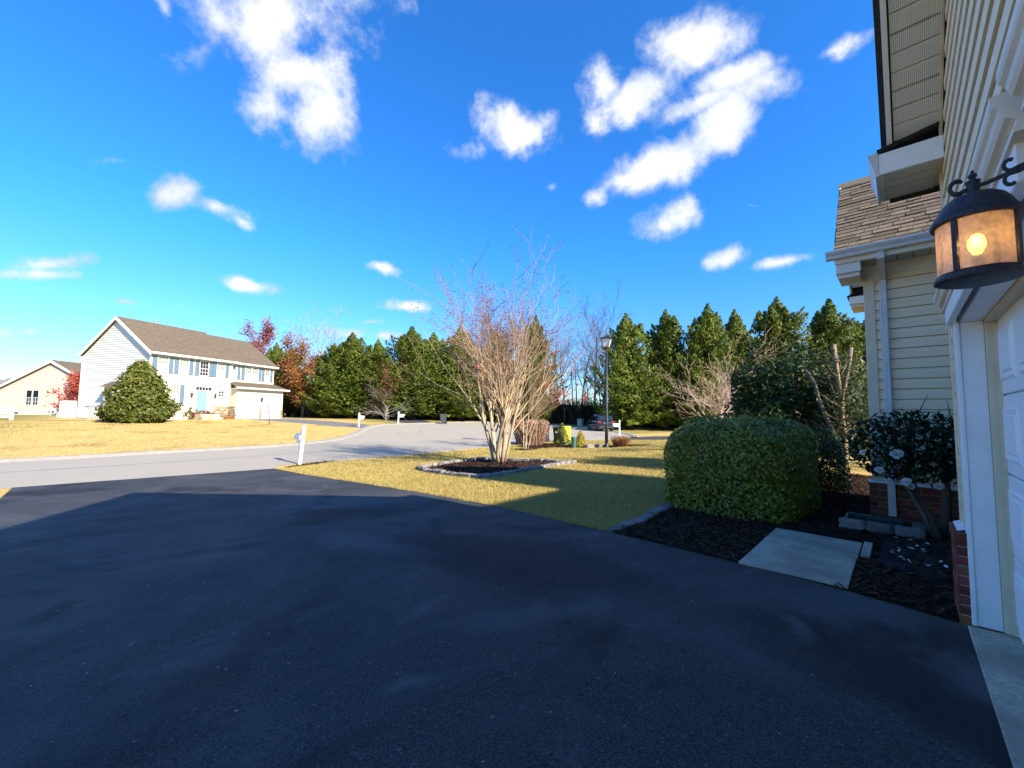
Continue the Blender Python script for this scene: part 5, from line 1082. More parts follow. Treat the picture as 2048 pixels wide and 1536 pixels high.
MY = plant('crape_myrtle', 'big bare multi-stemmed tree with pale bark in the stone-edged mulch bed', 'tree', on(10.2, 10.25, .02), 0)
top = max(p.z for p, d in mt_.tips); sc = 7.95/top
for k in mt_.mb: part(k, mt_.mb[k].mesh(k, True), {'trunk': 'bark_light', 'branches': 'bark_twig_tan', 'twigs': 'bark_twig'}[k], MY)
rs = np.random.default_rng(5)
tp = np.array([tuple(p) for p, d in mt_.tips]); td = np.array([tuple(d) for p, d in mt_.tips])
sel = tp[:, 2] > top*.52; A = np.repeat(tp[sel], 4, 0); D_ = np.repeat(td[sel], 4, 0); A = A+rs.normal(0, .035, A.shape)-D_*rs.uniform(0, .16, (len(A), 1))
part('seed_heads', npmesh('seed_heads', leaf_quads(A, rs.normal(0, 1, A.shape), .042, .032, rs), 4), 'seedhead', MY, 'stuff')
idx = rs.choice(len(tp), 34, replace=False); A = np.repeat(tp[idx], 4, 0)+rs.normal(0, .07, (34*4, 3))
part('last_leaves', npmesh('last_leaves', leaf_quads(A, rs.normal(0, 1, A.shape), .10, .055, rs), 4), 'leaf_red', MY, 'stuff')
MY.scale = (sc, sc, sc)
# a second, smaller one behind it with red leaves left
C_M2 = dict(C_MY, r0=.04, kids=[(3, 4), (3, 4), (2, 3), (2, 3)], ang=[20, 22, 26, 30])
t2 = myrtle(23, 4, 1.9, C_M2, .18, 12); top2 = max(p.z for p, d in t2.tips)
M2 = plant('young_crape_myrtle', 'smaller bare tree with scattered red leaves behind the big bare tree', 'tree', on(15.5, 13.7), 0)
for k in t2.mb: part(k, t2.mb[k].mesh(k, True), {'trunk': 'bark_light', 'branches': 'bark_twig_tan', 'twigs': 'bark_twig'}[k], M2)
tp2 = np.array([tuple(p) for p, d in t2.tips]); w_ = tp2[:, 0]-tp2[:, 1]; idx = np.argsort(-w_+rs.normal(0, .5, len(w_)))[:34]
A = np.repeat(tp2[idx], 6, 0)+rs.normal(0, .10, (len(idx)*6, 3)); mb_ = MB(); cl = []; rq_ = random.Random(8)
for k in range(16):
    e_ = Vector((.69, -.72, 0))*rq_.uniform(1.0, 3.4)+Vector((.72, .69, 0))*rq_.uniform(-.6, .6)+Vector((0, 0, rq_.uniform(2.4, 4.4))); st_ = Vector((.69, -.72, 0))*.35+Vector((0, 0, 1.5+.3*rq_.random())); mid_ = st_.lerp(e_, .5)+Vector((0, 0, .25)); mb_.tube([st_, mid_, e_], [.014, .008, .004], 4); cl += [e_, e_, mid_.lerp(e_, .75)]
s2 = 5.3/top2; mb_.v = [tuple(c_/s2 for c_ in v_) for v_ in mb_.v]; part('branches', mb_, 'bark_twig', M2); cl = np.array([tuple(c_/s2) for c_ in cl]); cl = np.repeat(cl, 5, 0); cl = cl+rs.normal(0, .12, cl.shape); A = np.concatenate([A, cl])
part('red_leaves', npmesh('red_leaves', leaf_quads(A, rs.normal(0, 1, A.shape), .15, .08, rs), 4), 'leaf_red', M2, 'stuff')
s2 = 5.3/top2; M2.scale = (s2, s2, s2)

# --- Leyland cypresses
def cypress(seed, h=12.0, rad=2.6, nb=190, per=112):
    """upswept feathery tongues of foliage on branches of unequal reach, a thinner dark mass inside, several leaders at the top"""
    rs = np.random.default_rng(seed); V = []
    t = np.sort(rs.uniform(0.0, 1, nb))**1.05; a = np.arange(nb)*2.399+rs.normal(0, .5, nb)
    prof = np.minimum(1, (1-t)**.70*1.15)*np.clip(.62+t*3, .62, 1); reach = rad*prof*rs.uniform(.55, 1.16, nb); z = h*(.03+.86*t)
    out = np.stack([np.cos(a), np.sin(a), np.zeros(nb)], 1); P0 = out*reach[:, None]*.42+np.array([0, 0, 1])*z[:, None]
    d = unit(out*(.95-.55*t)[:, None]+np.array([0, 0, 1])*(rs.uniform(.35, .8, nb)+.75*t)[:, None]+rs.normal(0, .10, (nb, 3))); ln = np.maximum(.75, reach*.62/np.maximum(np.hypot(d[:, 0], d[:, 1]), .35)); ln = np.minimum(ln, 2.6)
    f = rs.uniform(0, 1, (nb, per))**.85; side = rs.normal(0, 1, (nb, per, 3)); side = unit(side-d[:, None]*(side*d[:, None]).sum(2, keepdims=True))
    w = (.40*ln)[:, None]*np.sin(np.clip(f*.92+.08, 0, 1)*math.pi)**.7*(1.05-.75*f)
    P = P0[:, None]+d[:, None]*(ln[:, None]*f)[..., None]+side*(w*rs.uniform(.25, 1, (nb, per)))[..., None]; ax = unit(d[:, None]+side*.55+np.array([0, 0, .25]))
    V.append(leaf_quads(P.reshape(-1, 3), (side+out[:, None]*.5).reshape(-1, 3),   .25, .092, rs, .35, axis=ax.reshape(-1, 3)))
    m = 2200; tt = rs.uniform(0, .90, m); aa = rs.uniform(0, 6.283, m); rr = rad*.50*(1-tt)**.75*rs.uniform(.1, 1, m)**.5
    P = np.stack([np.cos(aa)*rr, np.sin(aa)*rr, h*(.05+.9*tt)], 1); V.append(leaf_quads(P, rs.normal(0, 1, (m, 3)), .6, .34, rs))
    for q in range(5):
        aq = rs.uniform(0, 6.283); rq = 0 if q == 0 else rad*rs.uniform(.12, .36); zt_ = h if q == 0 else h*rs.uniform(.84, .96); n2 = 230; f = rs.uniform(0, 1, n2); b = rs.uniform(0, 6.283, n2); wq = .5*(1-f)**.8
        P = np.stack([np.cos(aq)*rq+np.cos(b)*wq, np.sin(aq)*rq+np.sin(b)*wq, zt_-1.9+f*1.9], 1); V.append(leaf_quads(P, np.stack([np.cos(b), np.sin(b), b*0+.3], 1), .30, .11, rs, .4, axis=np.stack([np.cos(b)*.5, np.sin(b)*.5, b*0+1], 1)))
    return npmesh('crown', np.concatenate(V), 4)
CYM = [cypress(100+i, 12, (2.5, 2.9, 2.3, 2.7)[i]) for i in range(4)]
ctr = MB().tube([(0, 0, -.3), (.05, 0, 3), (-.05, .05, 7), (0, 0, 11.4)], [.26, .2, .13, .03], 7).mesh('trunk', True)
for m_ in CYM: m_.materials.append(MATS['leaf_cypress'])
ctr.materials.append(MATS['bark_dark'])
def put_cypress(i, x, y, h, w, rz, label, group):
    t = plant('cypress_tree', label, 'tree', on(x, y), rz, group); part('crown', CYM[i % 4], None, t, 'stuff'); part('trunk', ctr, None, t); k1 = random.uniform(.9, 1.14); k2 = random.uniform(.9, 1.14); t.scale = (1.76*w*h/12*k1, 1.76*w*h/12*k2, h/12); t.rotation_euler = (random.gauss(0, .02), random.gauss(0, .02), rz)
GL = 'cypresses behind the far side of the street'
for i, (x, y, h, w, lab) in enumerate(((18.7, 64.4, 10.0, .85, 'narrow cypress just right of the white house roof'), (19.6, 61.0, 9.2, .85, 'lower cypress between the white house and the orange tree'), (21.0, 50.3, 8.8, 1.0, 'cypress right of the orange tree, left of the twin-topped one'), (22.6, 48.9, 10.2, 1.05, 'twin-topped looking cypress behind the first curb mailbox'),
        (26.0, 48.1, 9.7, 1.05, 'broad cypress behind the bare grey shrub'), (27.9, 43.6, 11.1, 1.0, 'cypress directly above the small far mailbox'), (31.4, 43.9, 10.8, .95, 'cypress behind the lone grey bin, left of the bare tree crown'), (33.4, 40.8, 11.6, .95, 'cypress seen through the left branches of the big bare tree'),
        (37.9, 38.7, 11.8, .95, 'cypress seen through the middle of the big bare tree'), (38.6, 33.0, 13.2, .66, 'slim tall cypress seen through the right of the big bare tree'),
        (24.3, 52.5, 9.6, 1.0, 'cypress filling the gap behind the rusty brown young tree'), (29.6, 46.8, 10.4, .95, 'cypress farther back between the mailbox and the lone grey bin'), (36.2, 43.0, 11.2, .9, 'cypress farther back, between the two in the middle of the bare tree'))): put_cypress(i, x, y, h*1.05, w*1.08, i*1.7, lab, GL)
GR = 'cypresses right of the lamp post'
for i, (x, y, h, w, lab) in enumerate(((44.5, 23.2, 14.0, .92, 'pointed cypress immediately right of the lamp post'), (49.3, 20.8, 15.0, .95, 'second cypress right of the lamp post'), (50.7, 16.6, 15.2, .95, 'cypress behind the pinkish bare tree, left of its middle'), (59.9, 15.6, 16.2, .85, 'farther cypress half hidden behind the right of the pinkish bare tree'),
        (54.6, 9.6, 15.5, 1.0, 'tallest cypress above the dark evergreen shrub'), (60.7, 6.0, 15.6, 1.0, 'broad cypress nearest the house roof'), (66.1, 3.2, 14.0, 1.0, 'last cypress, partly hidden by the house eave'))): put_cypress(i+1, x, y, h, w, i*2.3+.5, lab, GR)

# --- bare and autumn trees behind
C_BT = dict(r0=.16, seg=[6, 5, 4, 4], taper=[.35, .4, .4, .5], wander=[.06, .11, .14, .16], up=[.03, .05, .06, .05], sides=[6, 4, 3, 3], part=['trunk', 'branches', 'branches', 'twigs'], kids=[(11, 14), (6, 8), (5, 7)], frm=[.28, .2, .2], ang=[42, 38, 36], ratio=[.42, .48, .5], rr=[.42, .45, .6], rmin=.012)
def bare(seed, h, c=C_BT):
    t = Tree(seed); t.grow(Vector((0, 0, -.2)), Vector((0, 0, 1)), h*.93, c['r0'], 0, c); return t
BT = [bare(s, 12) for s in (31, 32, 33)]
def bare_parts(t, root, m='bark_pale_grey'):
    for k in t.mb:
        if not hasattr(t, 'me'): t.me = {}
        if (k, m) not in t.me: t.me[k, m] = t.mb[k].mesh(k, False)
        part(k, t.me[k, m], m, root)
def put_bare(i, x, y, h, rz, label, group='bare trees behind the street', m='bark_pale_grey'):
    t = plant('bare_tree', label, 'tree', on(x, y), rz, group); bare_parts(BT[i], t, m); t.scale = (h/12,)*3
put_bare(0, 24.4, 64.2, 13.4, .3, 'tall bare grey tree behind the orange tree', m='bark_pale_grey'); put_bare(1, 24.9, 70.5, 13.6, 1.3, 'farther bare tree just left of the tall bare grey one', m='bark_pale_grey')
for i, (x, y, h, lab) in enumerate(((46.2, 35.6, 12.6, 'bare woodland tree just right of the slim tall cypress'), (45.6, 33.4, 10.5, 'short bare woodland tree left of the pale green cabinet'), (48.7, 33.0, 11.8, 'bare woodland tree above the pale green cabinet'), (51.9, 32.5, 14.0, 'tallest bare woodland tree left of the lamp post'), (50.0, 30.1, 12.8, 'bare woodland tree directly behind the lamp post'), (55.5, 31.6, 14.6, 'farthest bare tree between lamp post and pointed cypress'), (43.2, 37.5, 9.0, 'low bare tree at the left end of the woodland gap'))):
    put_bare(i % 3, x, y, h, i*1.1, lab, 'bare woodland trees in the gap', 'bark_grey')
def leafy(name, label, loc, seed, h, lm, size, per, group=None, lo=.15, spread=.35, c=C_BT, bm='bark_grey', frac=1.0):
    t = bare(seed, h, c); root = plant(name, label, 'tree', loc, 0, group); bare_parts(t, root, bm); rs = np.random.default_rng(seed)
    P = np.array([tuple(p) for p, d in t.all]); P = P[P[:, 2] > h*lo]; P = P[rs.uniform(0, 1, len(P)) < frac]; P = np.repeat(P, per, 0)+rs.normal(0, spread, (len(P)*per, 3))
    part('crown', npmesh('crown', leaf_quads(P, rs.normal(0, 1, P.shape)+np.array([0, 0, .5]), size, size*.6, rs), 4), lm, root, 'stuff'); return root
C_OAK = dict(C_BT, kids=[(10, 12), (5, 7), (3, 5)], frm=[.15, .2, .2], ang=[58, 42, 38], ratio=[.45, .5, .5])
leafy('orange_oak_tree', 'rusty orange oak right of the white house', on(18.6, 53.0), 41, 6.5, 'leaf_orange', .26, 8, c=C_OAK)
leafy('pink_tree', 'tall pinkish red tree rising behind the white house roof', on(17.3, 70.5), 42, 12.8, 'leaf_pink', .30, 3, frac=.8, lo=.45, c=dict(C_BT, ang=[26, 28, 30], ratio=[.24, .46, .5]))
C_SH = dict(C_BT, r0=.07, seg=[3, 5, 4, 4], kids=[(9, 11), (6, 8), (4, 6)], frm=[.05, .2, .2], ang=[55, 34, 34], ratio=[1.5, .5, .5], up=[.02, .0, .02, .03], rr=[.6, .45, .6], rmin=.008)
def shrub_bare(name, label, loc, seed, h, m, c, width=1.0, group=None):
    t = Tree(seed); t.grow(Vector((0, 0, -.1)), Vector((0, 0, 1)), h*.38, c['r0'], 0, c); top = max(p.z for p, d in t.tips); root = plant(name, label, 'shrub', loc, 0, group); bare_parts(t, root, m); s_ = h/top; root.scale = (s_*width, s_*width, s_); return t, root
shrub_bare('bare_shrub', 'spreading bare grey shrub in front of the broad cypress', on(23.6, 42.0), 51, 5.0, 'bark_pale_grey', C_SH, 1.3)
leafy('orange_shrub', 'rusty brown young tree behind the spreading bare grey shrub', on(24.9, 43.9), 52, 5.6, 'leaf_orange', .17, 2, c=C_OAK, frac=.6)
C_PK = dict(C_SH, r0=.09, seg=[3, 6, 5, 4, 3], taper=[.7, .45, .4, .4, .5], wander=[.08, .09, .12, .15, .18], up=[.02, -.01, .02, .05, .06], sides=[7, 5, 4, 3, 3], part=['trunk', 'branches', 'branches', 'twigs', 'twigs'], kids=[(11, 13), (7, 8), (5, 6), (3, 4)], frm=[.05, .2, .2, .2], ang=[46, 32, 32, 36], ratio=[1.7, .55, .52, .5], rr=[.55, .5, .55, .7], rmin=.006)
tpk, PK = shrub_bare('bare_cherry_tree', 'pinkish bare spreading tree beyond the clipped hedge', on(20.6, 6.3), 61, 5.9, 'bark_pink', C_PK, 1.35)

# understorey of the wood behind the street: one brushy mass
rs = np.random.default_rng(77); V = []
for (x0, y0), (x1, y1), n, hh in (((20, 60), (26, 50), 900, 2.2), ((21, 52), (31, 45.5), 2600, 2.4), ((31, 46.5), (43, 38.5), 2600, 2.4), ((42, 40), (52, 27.5), 3400, 3.4), ((50, 31), (62, 12), 3000, 2.4), ((60, 14), (72, 0), 1500, 2.4)):
    f = rs.uniform(0, 1, n); P = np.stack([x0+(x1-x0)*f, y0+(y1-y0)*f], 1)+rs.normal(0, 1.3, (n, 2))+np.array([.9, .9])
    h = hh*rs.uniform(.3, 1.1, n); ln = rs.normal(0, .45, (n, 2)); z = ztn(P[:, 1]); w = rs.uniform(.02, .07, n)
    q = np.zeros((n, 4, 3)); q[:, 0, :2] = P-np.array([.69, -.72])*w[:, None]; q[:, 1, :2] = P+np.array([.69, -.72])*w[:, None]; q[:, 2, :2] = P+ln*h[:, None]+np.array([.69, -.72])*w[:, None]*.3; q[:, 3, :2] = P+ln*h[:, None]-np.array([.69, -.72])*w[:, None]*.3
    q[:, :2, 2] = (z-.05)[:, None]; q[:, 2:, 2] = (z+h)[:, None]; V.append(q)
    k = n*3; f = rs.uniform(0, 1, k); P = np.stack([x0+(x1-x0)*f, y0+(y1-y0)*f], 1)+rs.normal(0, 1.2, (k, 2))+np.array([1.4, 1.4]); P3 = np.column_stack([P, ztn(P[:, 1])+hh*rs.uniform(.02, .75, k)]); V.append(leaf_quads(P3, rs.normal(0, 1, (k, 3)), .5, .26, rs))
us = put('undergrowth', npmesh('undergrowth', np.concatenate(V), 4), mat('undergrowth', (.065, .048, .030), island=[((.030, .024, .016), .8), ((.16, .11, .065), .35)], rough=.95, spec=.1), kind='stuff'); tag(us, 'dark leafless undergrowth at the foot of the trees behind the street', 'undergrowth')
wp = rs.uniform(0, 1, (26, 1)); V = MB()
for i in range(60):
    f = rs.uniform(); a, b = (((44, 42), (60, 26)), ((56, 24), (76, 2)), ((22, 62), (44, 42)))[i % 3]; x = a[0]+(b[0]-a[0])*f+rs.normal()*2+3; y = a[1]+(b[1]-a[1])*f+rs.normal()*2+3; h = rs.uniform(6, 11)
    V.tube([(x, y, zt(y)-.2), (x+rs.normal()*.2, y, zt(y)+h*.5), (x+rs.normal()*.5, y+rs.normal()*.4, zt(y)+h)], [.14, .10, .03], 5)
fw_ = put('far_wood', V, 'bark_dark', kind='stuff'); tag(fw_, 'dark far trunks of the wood seen between the nearer trees', 'wood')

# --- shrubs round the neighbour's house
def leafball(name, label, cat, loc, shape, n, size, lm, seed, wid=.55, group=None, stems=True, depth=.25, spread=.7, up=.2):
    """shape(theta,u)->(x,y,z) unit surface function of direction; leaves near the surface"""
    rs = np.random.default_rng(seed); root = plant(name, label, cat, loc, 0, group)
    a = rs.uniform(0, 6.283, n); u = rs.uniform(0, 1, n); P, N = shape(a, u, rs); P = P*(1-depth*rs.uniform(0, 1, (n, 1))**2*np.array([1, 1, .5]))
    part('foliage', npmesh('foliage', leaf_quads(P, N+np.array([0, 0, up]), size, size*wid, rs, spread), 4), lm, root, 'stuff')
    if stems:
        m = MB(); r_ = random.Random(seed); H = float(P[:, 2].max()); W_ = float(np.abs(P[:, 0]).max())
        for k in range(6): a_ = k*1.05; m.tube([(0.05*math.cos(a_), .05*math.sin(a_), -.05), (W_*.25*math.cos(a_), W_*.25*math.sin(a_), H*.35), (W_*.55*math.cos(a_), W_*.55*math.sin(a_), H*.7)], [.03, .02, .008], 5)
        part('stems', m, 'bark_grey', root)
    return root
def cone(w, h, lo=.1, p=.85, lump=.12):
    def f(a, u, rs):
        t = u**1.5; r = w*np.minimum(1, (1-t)**p*1.15)*np.clip(.7+t*3, 0, 1)*(1+lump*np.sin(a*5+t*9)+lump*np.sin(a*3-t*17)); z = h*(lo*.3+t*(1-lo*.3)); o = np.stack([np.cos(a), np.sin(a), np.full_like(a, w/h)], 1)
        return np.stack([r*np.cos(a), r*np.sin(a), z], 1)+rs.normal(0, .02*h, (len(a), 3)), unit(o)
    return f
def dome(w, d, h, lump=.1, e=2.0):
    """rounded box (the larger e, the boxier), evenly covered; leaves on top and sides"""
    def f(a, u, rs):
        n_ = len(a); k = rs.integers(0, 5, n_); q = rs.uniform(-1, 1, (n_, 3)); q[:, 2] = np.abs(q[:, 2]); i = np.arange(n_)
        for m_, (c_, v_) in enumerate(((0, 1), (0, -1), (1, 1), (1, -1), (2, 1))): q[k == m_, c_] = v_
        r = (np.abs(q)**e).sum(1)**(1/e); q = q/r[:, None]; g_ = np.sign(q)*np.abs(q)**(e-1); b_ = np.arctan2(q[:, 1], q[:, 0]); kk = 1+lump*np.sin(b_*4+q[:, 2]*7)+lump*.6*np.sin(b_*7-q[:, 2]*5)
        return q*np.array([w, d, h])*kk[:, None], unit(g_/np.array([w, d, h]))
    return f
leafball('holly_bush', 'large round holly at the corner of the white house', 'shrub', on(2.95, 41.8), cone(2.05, 4.6, .1, .62), 9000, .30, 'leaf_holly', 71, wid=.5, depth=.35)
leafball('porch_shrub', 'olive shrub between the holly and the blue front door', 'shrub', on(6.3, 46.4), dome(1.0, 1.0, 1.55), 1800, .2, 'leaf_olive', 72)
leafball('porch_shrub', 'green clipped shrub right beside the blue front door', 'shrub', on(7.35, 47.6), dome(.65, .65, 1.65), 1400, .16, 'leaf_holly', 73)
leafball('porch_shrub', 'low maroon shrub below the blue front door', 'shrub', on(7.5, 46.3), dome(1.2, .9, .8), 1700, .18, 'leaf_maroon', 74)
leafball('porch_shrub', 'low brown plants in front of the stone knee wall', 'shrub', on(9.6, 46.9), dome(1.5, .7, .4), 900, .16, 'leaf_brown', 75, stems=False)
rm = leafy('red_maple', 'bright red Japanese maple between the two houses', on(-.6, 64.5), 76, 4.4, 'leaf_red', .26, 3, c=dict(C_OAK, r0=.10, kids=[(9, 11), (5, 6), (3, 4)], frm=[.12, .2, .2]), lo=.1, spread=.22)
C_SP = dict(C_BT, r0=.035, seg=[4, 3, 2], kids=[(6, 8), (3, 4)], frm=[.45, .3], ang=[38, 35], ratio=[.5, .5], rr=[.5, .6], rmin=.008, part=['trunk', 'branches', 'branches'], taper=[.4, .4, .5], wander=[.06, .1, .1], up=[.02, .05, .05], sides=[6, 4, 3])
t = Tree(81); t.grow(Vector((0, 0, -.1)), Vector((0, 0, 1)), 1.75, .05, 0, dict(C_SP, rmin=.014)); SP = plant('sapling', 'tiny bare sapling on the golden lawn', 'tree', on(10.65, 37.5)); bare_parts(t, SP, 'bark_grey')

# --- plants in the lamp post bed
leafball('arborvitae', 'small green arborvitae between the bins and the green pedestal', 'shrub', on(19.7, 14.6), cone(.50, 1.28, .05, .8, .05), 1500, .11, 'leaf_arbor', 82, depth=.3)
leafball('golden_arborvitae', 'small golden yellow conical shrub beside the green pedestal', 'shrub', on(18.55, 12.5), cone(.33, .95, .05, .7, .04), 1100, .09, 'leaf_yellow', 83, depth=.3)
rs = np.random.default_rng(84)
def tuft(name, label, loc, n, h, w, m, seed, lean=.25):
    rs = np.random.default_rng(seed); root = plant(name, label, 'shrub', loc); a = rs.uniform(0, 6.283, n); r = w*np.sqrt(rs.uniform(0, 1, n)); P = np.stack([r*np.cos(a), r*np.sin(a)], 1); hh = h*rs.uniform(.6, 1.05, n)
    L_ = P*lean+rs.normal(0, .10*h, (n, 2)); b = rs.uniform(0, 6.283, n); wd = .012*h*rs.uniform(.6, 1.5, n); q = np.zeros((n, 4, 3)); e = np.stack([np.cos(b), np.sin(b)], 1)*wd[:, None]
    q[:, 0, :2] = P-e; q[:, 1, :2] = P+e; q[:, 2, :2] = P+L_+e*.6; q[:, 3, :2] = P+L_-e*.6; q[:, 2:, 2] = hh[:, None]
    part('stems', npmesh('stems', q, 4), m, root, 'stuff'); k = n*2; A = np.concatenate([q[:, 2], q[:, 3]])+rs.normal(0, .05*h, (k, 3)); part('seed_tips', npmesh('seed_tips', leaf_quads(A, rs.normal(0, 1, A.shape), .07*h, .04*h, rs), 4), m, root, 'stuff'); return root
tuft('tan_bush', 'rounded tan dry bush beside the wheeled bins', on(18.3, 15.9), 1500, 1.35, .78, 'straw', 85)
tuft('orange_tuft', 'small orange dry tuft at the foot of the lamp post', on(20.55, 11.25), 500, .55, .36, 'leaf_brown', 86, .5)

# --- clipped hedge and dark shrubs beside the walkway
H1 = leafball('clipped_hedge', 'clipped boxy evergreen hedge with yellow-green leaves beside the walkway', 'hedge', on(7.72, 1.96, -.03), dome(1.32, .98, 1.45, .03, 4.4), 30000, .066, 'leaf_hedge', 91, wid=.52, depth=.20, stems=False, spread=.55, up=.1)
m = MB(); r_ = random.Random(9)
for k in range(26):
    a_ = r_.uniform(0, 6.283); q_ = r_.uniform(.2, .8); m.tube([(.5*q_*math.cos(a_), .5*q_*math.sin(a_), -.05), (.8*q_*math.cos(a_), .75*q_*math.sin(a_), .4), (1.05*q_*math.cos(a_+.2), .9*q_*math.sin(a_+.2), .95)], [.016, .011, .005], 5)
part('stems', m, 'bark_grey', H1)
rs = np.random.default_rng(98); A_, N_ = dome(1.17, 1.01, 1.48, .05, 3.6)(rs.uniform(0, 1, 260), None, rs); A_ = np.repeat(A_, 5, 0)+rs.normal(0, .035, (1300, 3)); part('stray_shoots', npmesh('stray_shoots', leaf_quads(A_, rs.normal(0, 1, A_.shape), .06, .03, rs), 4), 'leaf_hedge', H1, 'stuff')
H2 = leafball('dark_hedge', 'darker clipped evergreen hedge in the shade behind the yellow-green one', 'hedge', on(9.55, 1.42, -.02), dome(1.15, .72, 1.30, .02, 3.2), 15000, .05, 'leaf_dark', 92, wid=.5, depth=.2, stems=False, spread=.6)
m = MB()
for k in range(34):
    a_ = r_.uniform(0, 6.283); q_ = r_.uniform(.2, .95); m.tube([(.8*q_*math.cos(a_), .45*q_*math.sin(a_), -.05), (1.0*q_*math.cos(a_), .6*q_*math.sin(a_), .45), (1.05*q_*math.cos(a_+.2), .65*q_*math.sin(a_+.2), 1.0)], [.014, .009, .004], 5)
part('stems', m, 'bark_grey', H2)
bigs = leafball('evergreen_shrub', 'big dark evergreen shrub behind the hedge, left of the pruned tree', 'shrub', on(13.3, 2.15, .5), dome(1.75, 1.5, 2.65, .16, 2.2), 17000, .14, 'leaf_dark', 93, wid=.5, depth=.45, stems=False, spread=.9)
bigs['label'] = 'big dark evergreen shrub behind the hedge, left of the pruned tree'
m = MB()
for k in range(9): a_ = k*.7; m.tube([(.1*math.cos(a_), .1*math.sin(a_), -.6), (.45*math.cos(a_), .45*math.sin(a_), .6), (1.2*math.cos(a_), 1.0*math.sin(a_), 1.9)], [.05, .035, .012], 6)
part('stems', m, 'bark_grey', bigs)
leafball('evergreen_shrub', 'sunlit olive evergreen behind the pruned tree, by the house corner', 'shrub', on(16.2, 1.0, .2), dome(1.5, 1.3, 3.0, .16, 2.2), 4200, .15, 'leaf_olive', 94, wid=.45, depth=.6, spread=.9)
# pruned tree: thick stems cut off short
PT = plant('pruned_tree', 'hard-pruned tree with thick cut-off stems beside the house corner', 'tree', on(11.75, .95))
rv, uv_ = Vector((.69, -.72, 0)), Vector((0, 0, 1)); fv = Vector((.72, .69, 0))
def stem(pts, rad, m_='bark_pruned'):
    P = [rv*a+uv_*b+fv*c for a, b, c in pts]; mb = MB().tube(P, rad, 9); return part('stem', mb.mesh('stem', True), m_, PT)
stem([(0, -.1, 0), (-.02, .15, 0), (-.03, .45, 0), (0, .62, 0)], [.17, .11, .09, .088])
for pts, rad in (([(0, .5, 0), (.12, .85, .1), (.07, 1.4, .1), (.09, 1.9, .12), (.00, 2.45, .1), (-.05, 3.10, .1)], [.075, .066, .058, .055, .054, .05]), ([(.06, 1.75, .12), (.14, 2.2, .05), (.20, 2.6, 0), (.27, 3.02, 0)], [.045, .042, .04, .04]),
                 ([(-.02, .5, 0), (-.13, .95, .05), (-.20, 1.35, .15), (-.31, 1.8, .25), (-.36, 2.2, .3), (-.50, 2.55, .4)], [.062, .05, .045, .040, .036, .03])):
    o = stem(pts, rad, 'bark_grey' if pts[-1][0] < -.3 else 'bark_pruned'); e_ = rv*pts[-1][0]+uv_*pts[-1][1]+fv*pts[-1][2]; put('cut_face', MB().tube([e_, e_+uv_*.006], rad[-1]*.97, 9), 'bark_twig_tan', o, world=False)  # left stem takes a darker bark, its shade put into the colour
rs = np.random.default_rng(95); m = MB(); ends = []
for k in range(60):
    z_ = rs.uniform(.8, 2.7); b_ = rv*(.06+rs.normal(0, .08))+uv_*z_+fv*.1; d_ = (rv*rs.normal(.25, .6)+uv_*rs.uniform(.1, .8)+fv*rs.normal(0, .6)).normalized(); l_ = rs.uniform(.25, .6); m.tube([b_, b_+d_*l_*.5+uv_*.03, b_+d_*l_+uv_*.10], [.009, .006, .003], 4); ends += [b_+d_*l_*f for f in (.4, .6, .8, 1.0)]
part('shoots', m, 'bark_twig_tan', PT); A = np.repeat(np.array([tuple(p) for p in ends]), 9, 0); A = A+rs.normal(0, .11, A.shape); part('foliage', npmesh('foliage', leaf_quads(A, rs.normal(0, 1, A.shape), .075, .035, rs), 4), 'leaf_dark', PT, 'stuff')

# --- camellia in flower against the wing wall
CM = plant('camellia', 'dark-leaved camellia with white flowers against the cream wall', 'shrub', on(7.12, -.27))
rvc = Vector((.35, -.94, 0)); 
def cst(pts, rad): P = [rvc*a+uv_*b+Vector((.94, .35, 0))*c for a, b, c in pts]; part('stem', MB().tube(P, rad, 8).mesh('stem', True), 'bark_grey', CM); return P
cst([(.02, -.05, 0), (-.06, .25, .02), (-.17, .55, .05), (-.21, .85, .05), (-.20, 1.2, .05), (-.17, 1.45, .02)], [.045, .038, .034, .030, .022, .012])
cst([(.0, -.05, .02), (-.10, .25, .0), (-.22, .52, -.02), (-.36, .78, -.02), (-.50, 1.0, 0)], [.04, .03, .026, .018, .008])
cst([(.14, -.05, .18), (.15, .35, .15), (.15, .7, .12), (.14, 1.05, .08), (.12, 1.4, .05)], [.046, .040, .038, .030, .012])
cst([(.26, -.05, .25), (.22, .4, .2), (.18, .7, .15)], [.026, .022, .018])
rs = np.random.default_rng(96); r_ = random.Random(96); tips_ = []
for k in range(40):
    z_ = rs.uniform(.72, 1.35); sx_ = (-.20 if k % 2 else .24)+rs.normal(0, .02); b_ = rvc*sx_+uv_*z_; d_ = (rvc*(rs.uniform(-.95, .35) if k % 2 else rs.uniform(-.5, .35))+uv_*rs.uniform(.0, .75)+Vector((.94, .35, 0))*rs.normal(-.25, .45)).normalized(); l_ = rs.uniform(.2, .48)
    P = [b_, b_+d_*l_*.5+uv_*.03, b_+d_*l_+uv_*.05]; tips_.append((P, d_))
m = MB()
for P, d_ in tips_: m.tube(P, [.010, .007, .003], 5)
part('twigs', m, 'bark_grey', CM)
lm_ = MB().add([(0, -.5, 0), (.20, -.22, .045), (.24, .05, .06), (.12, .34, .04), (0, .52, -.04), (-.12, .34, .04), (-.24, .05, .06), (-.20, -.22, .045), (0, -.2, -.01), (0, .1, 0), (0, .34, -.01)], [(0, 1, 8), (1, 2, 9, 8), (2, 3, 10, 9), (3, 4, 10), (0, 8, 7), (7, 8, 9, 6), (6, 9, 10, 5), (5, 10, 4)]).mesh('leaf', True); lm_.materials.append(MATS['leaf_camellia'])
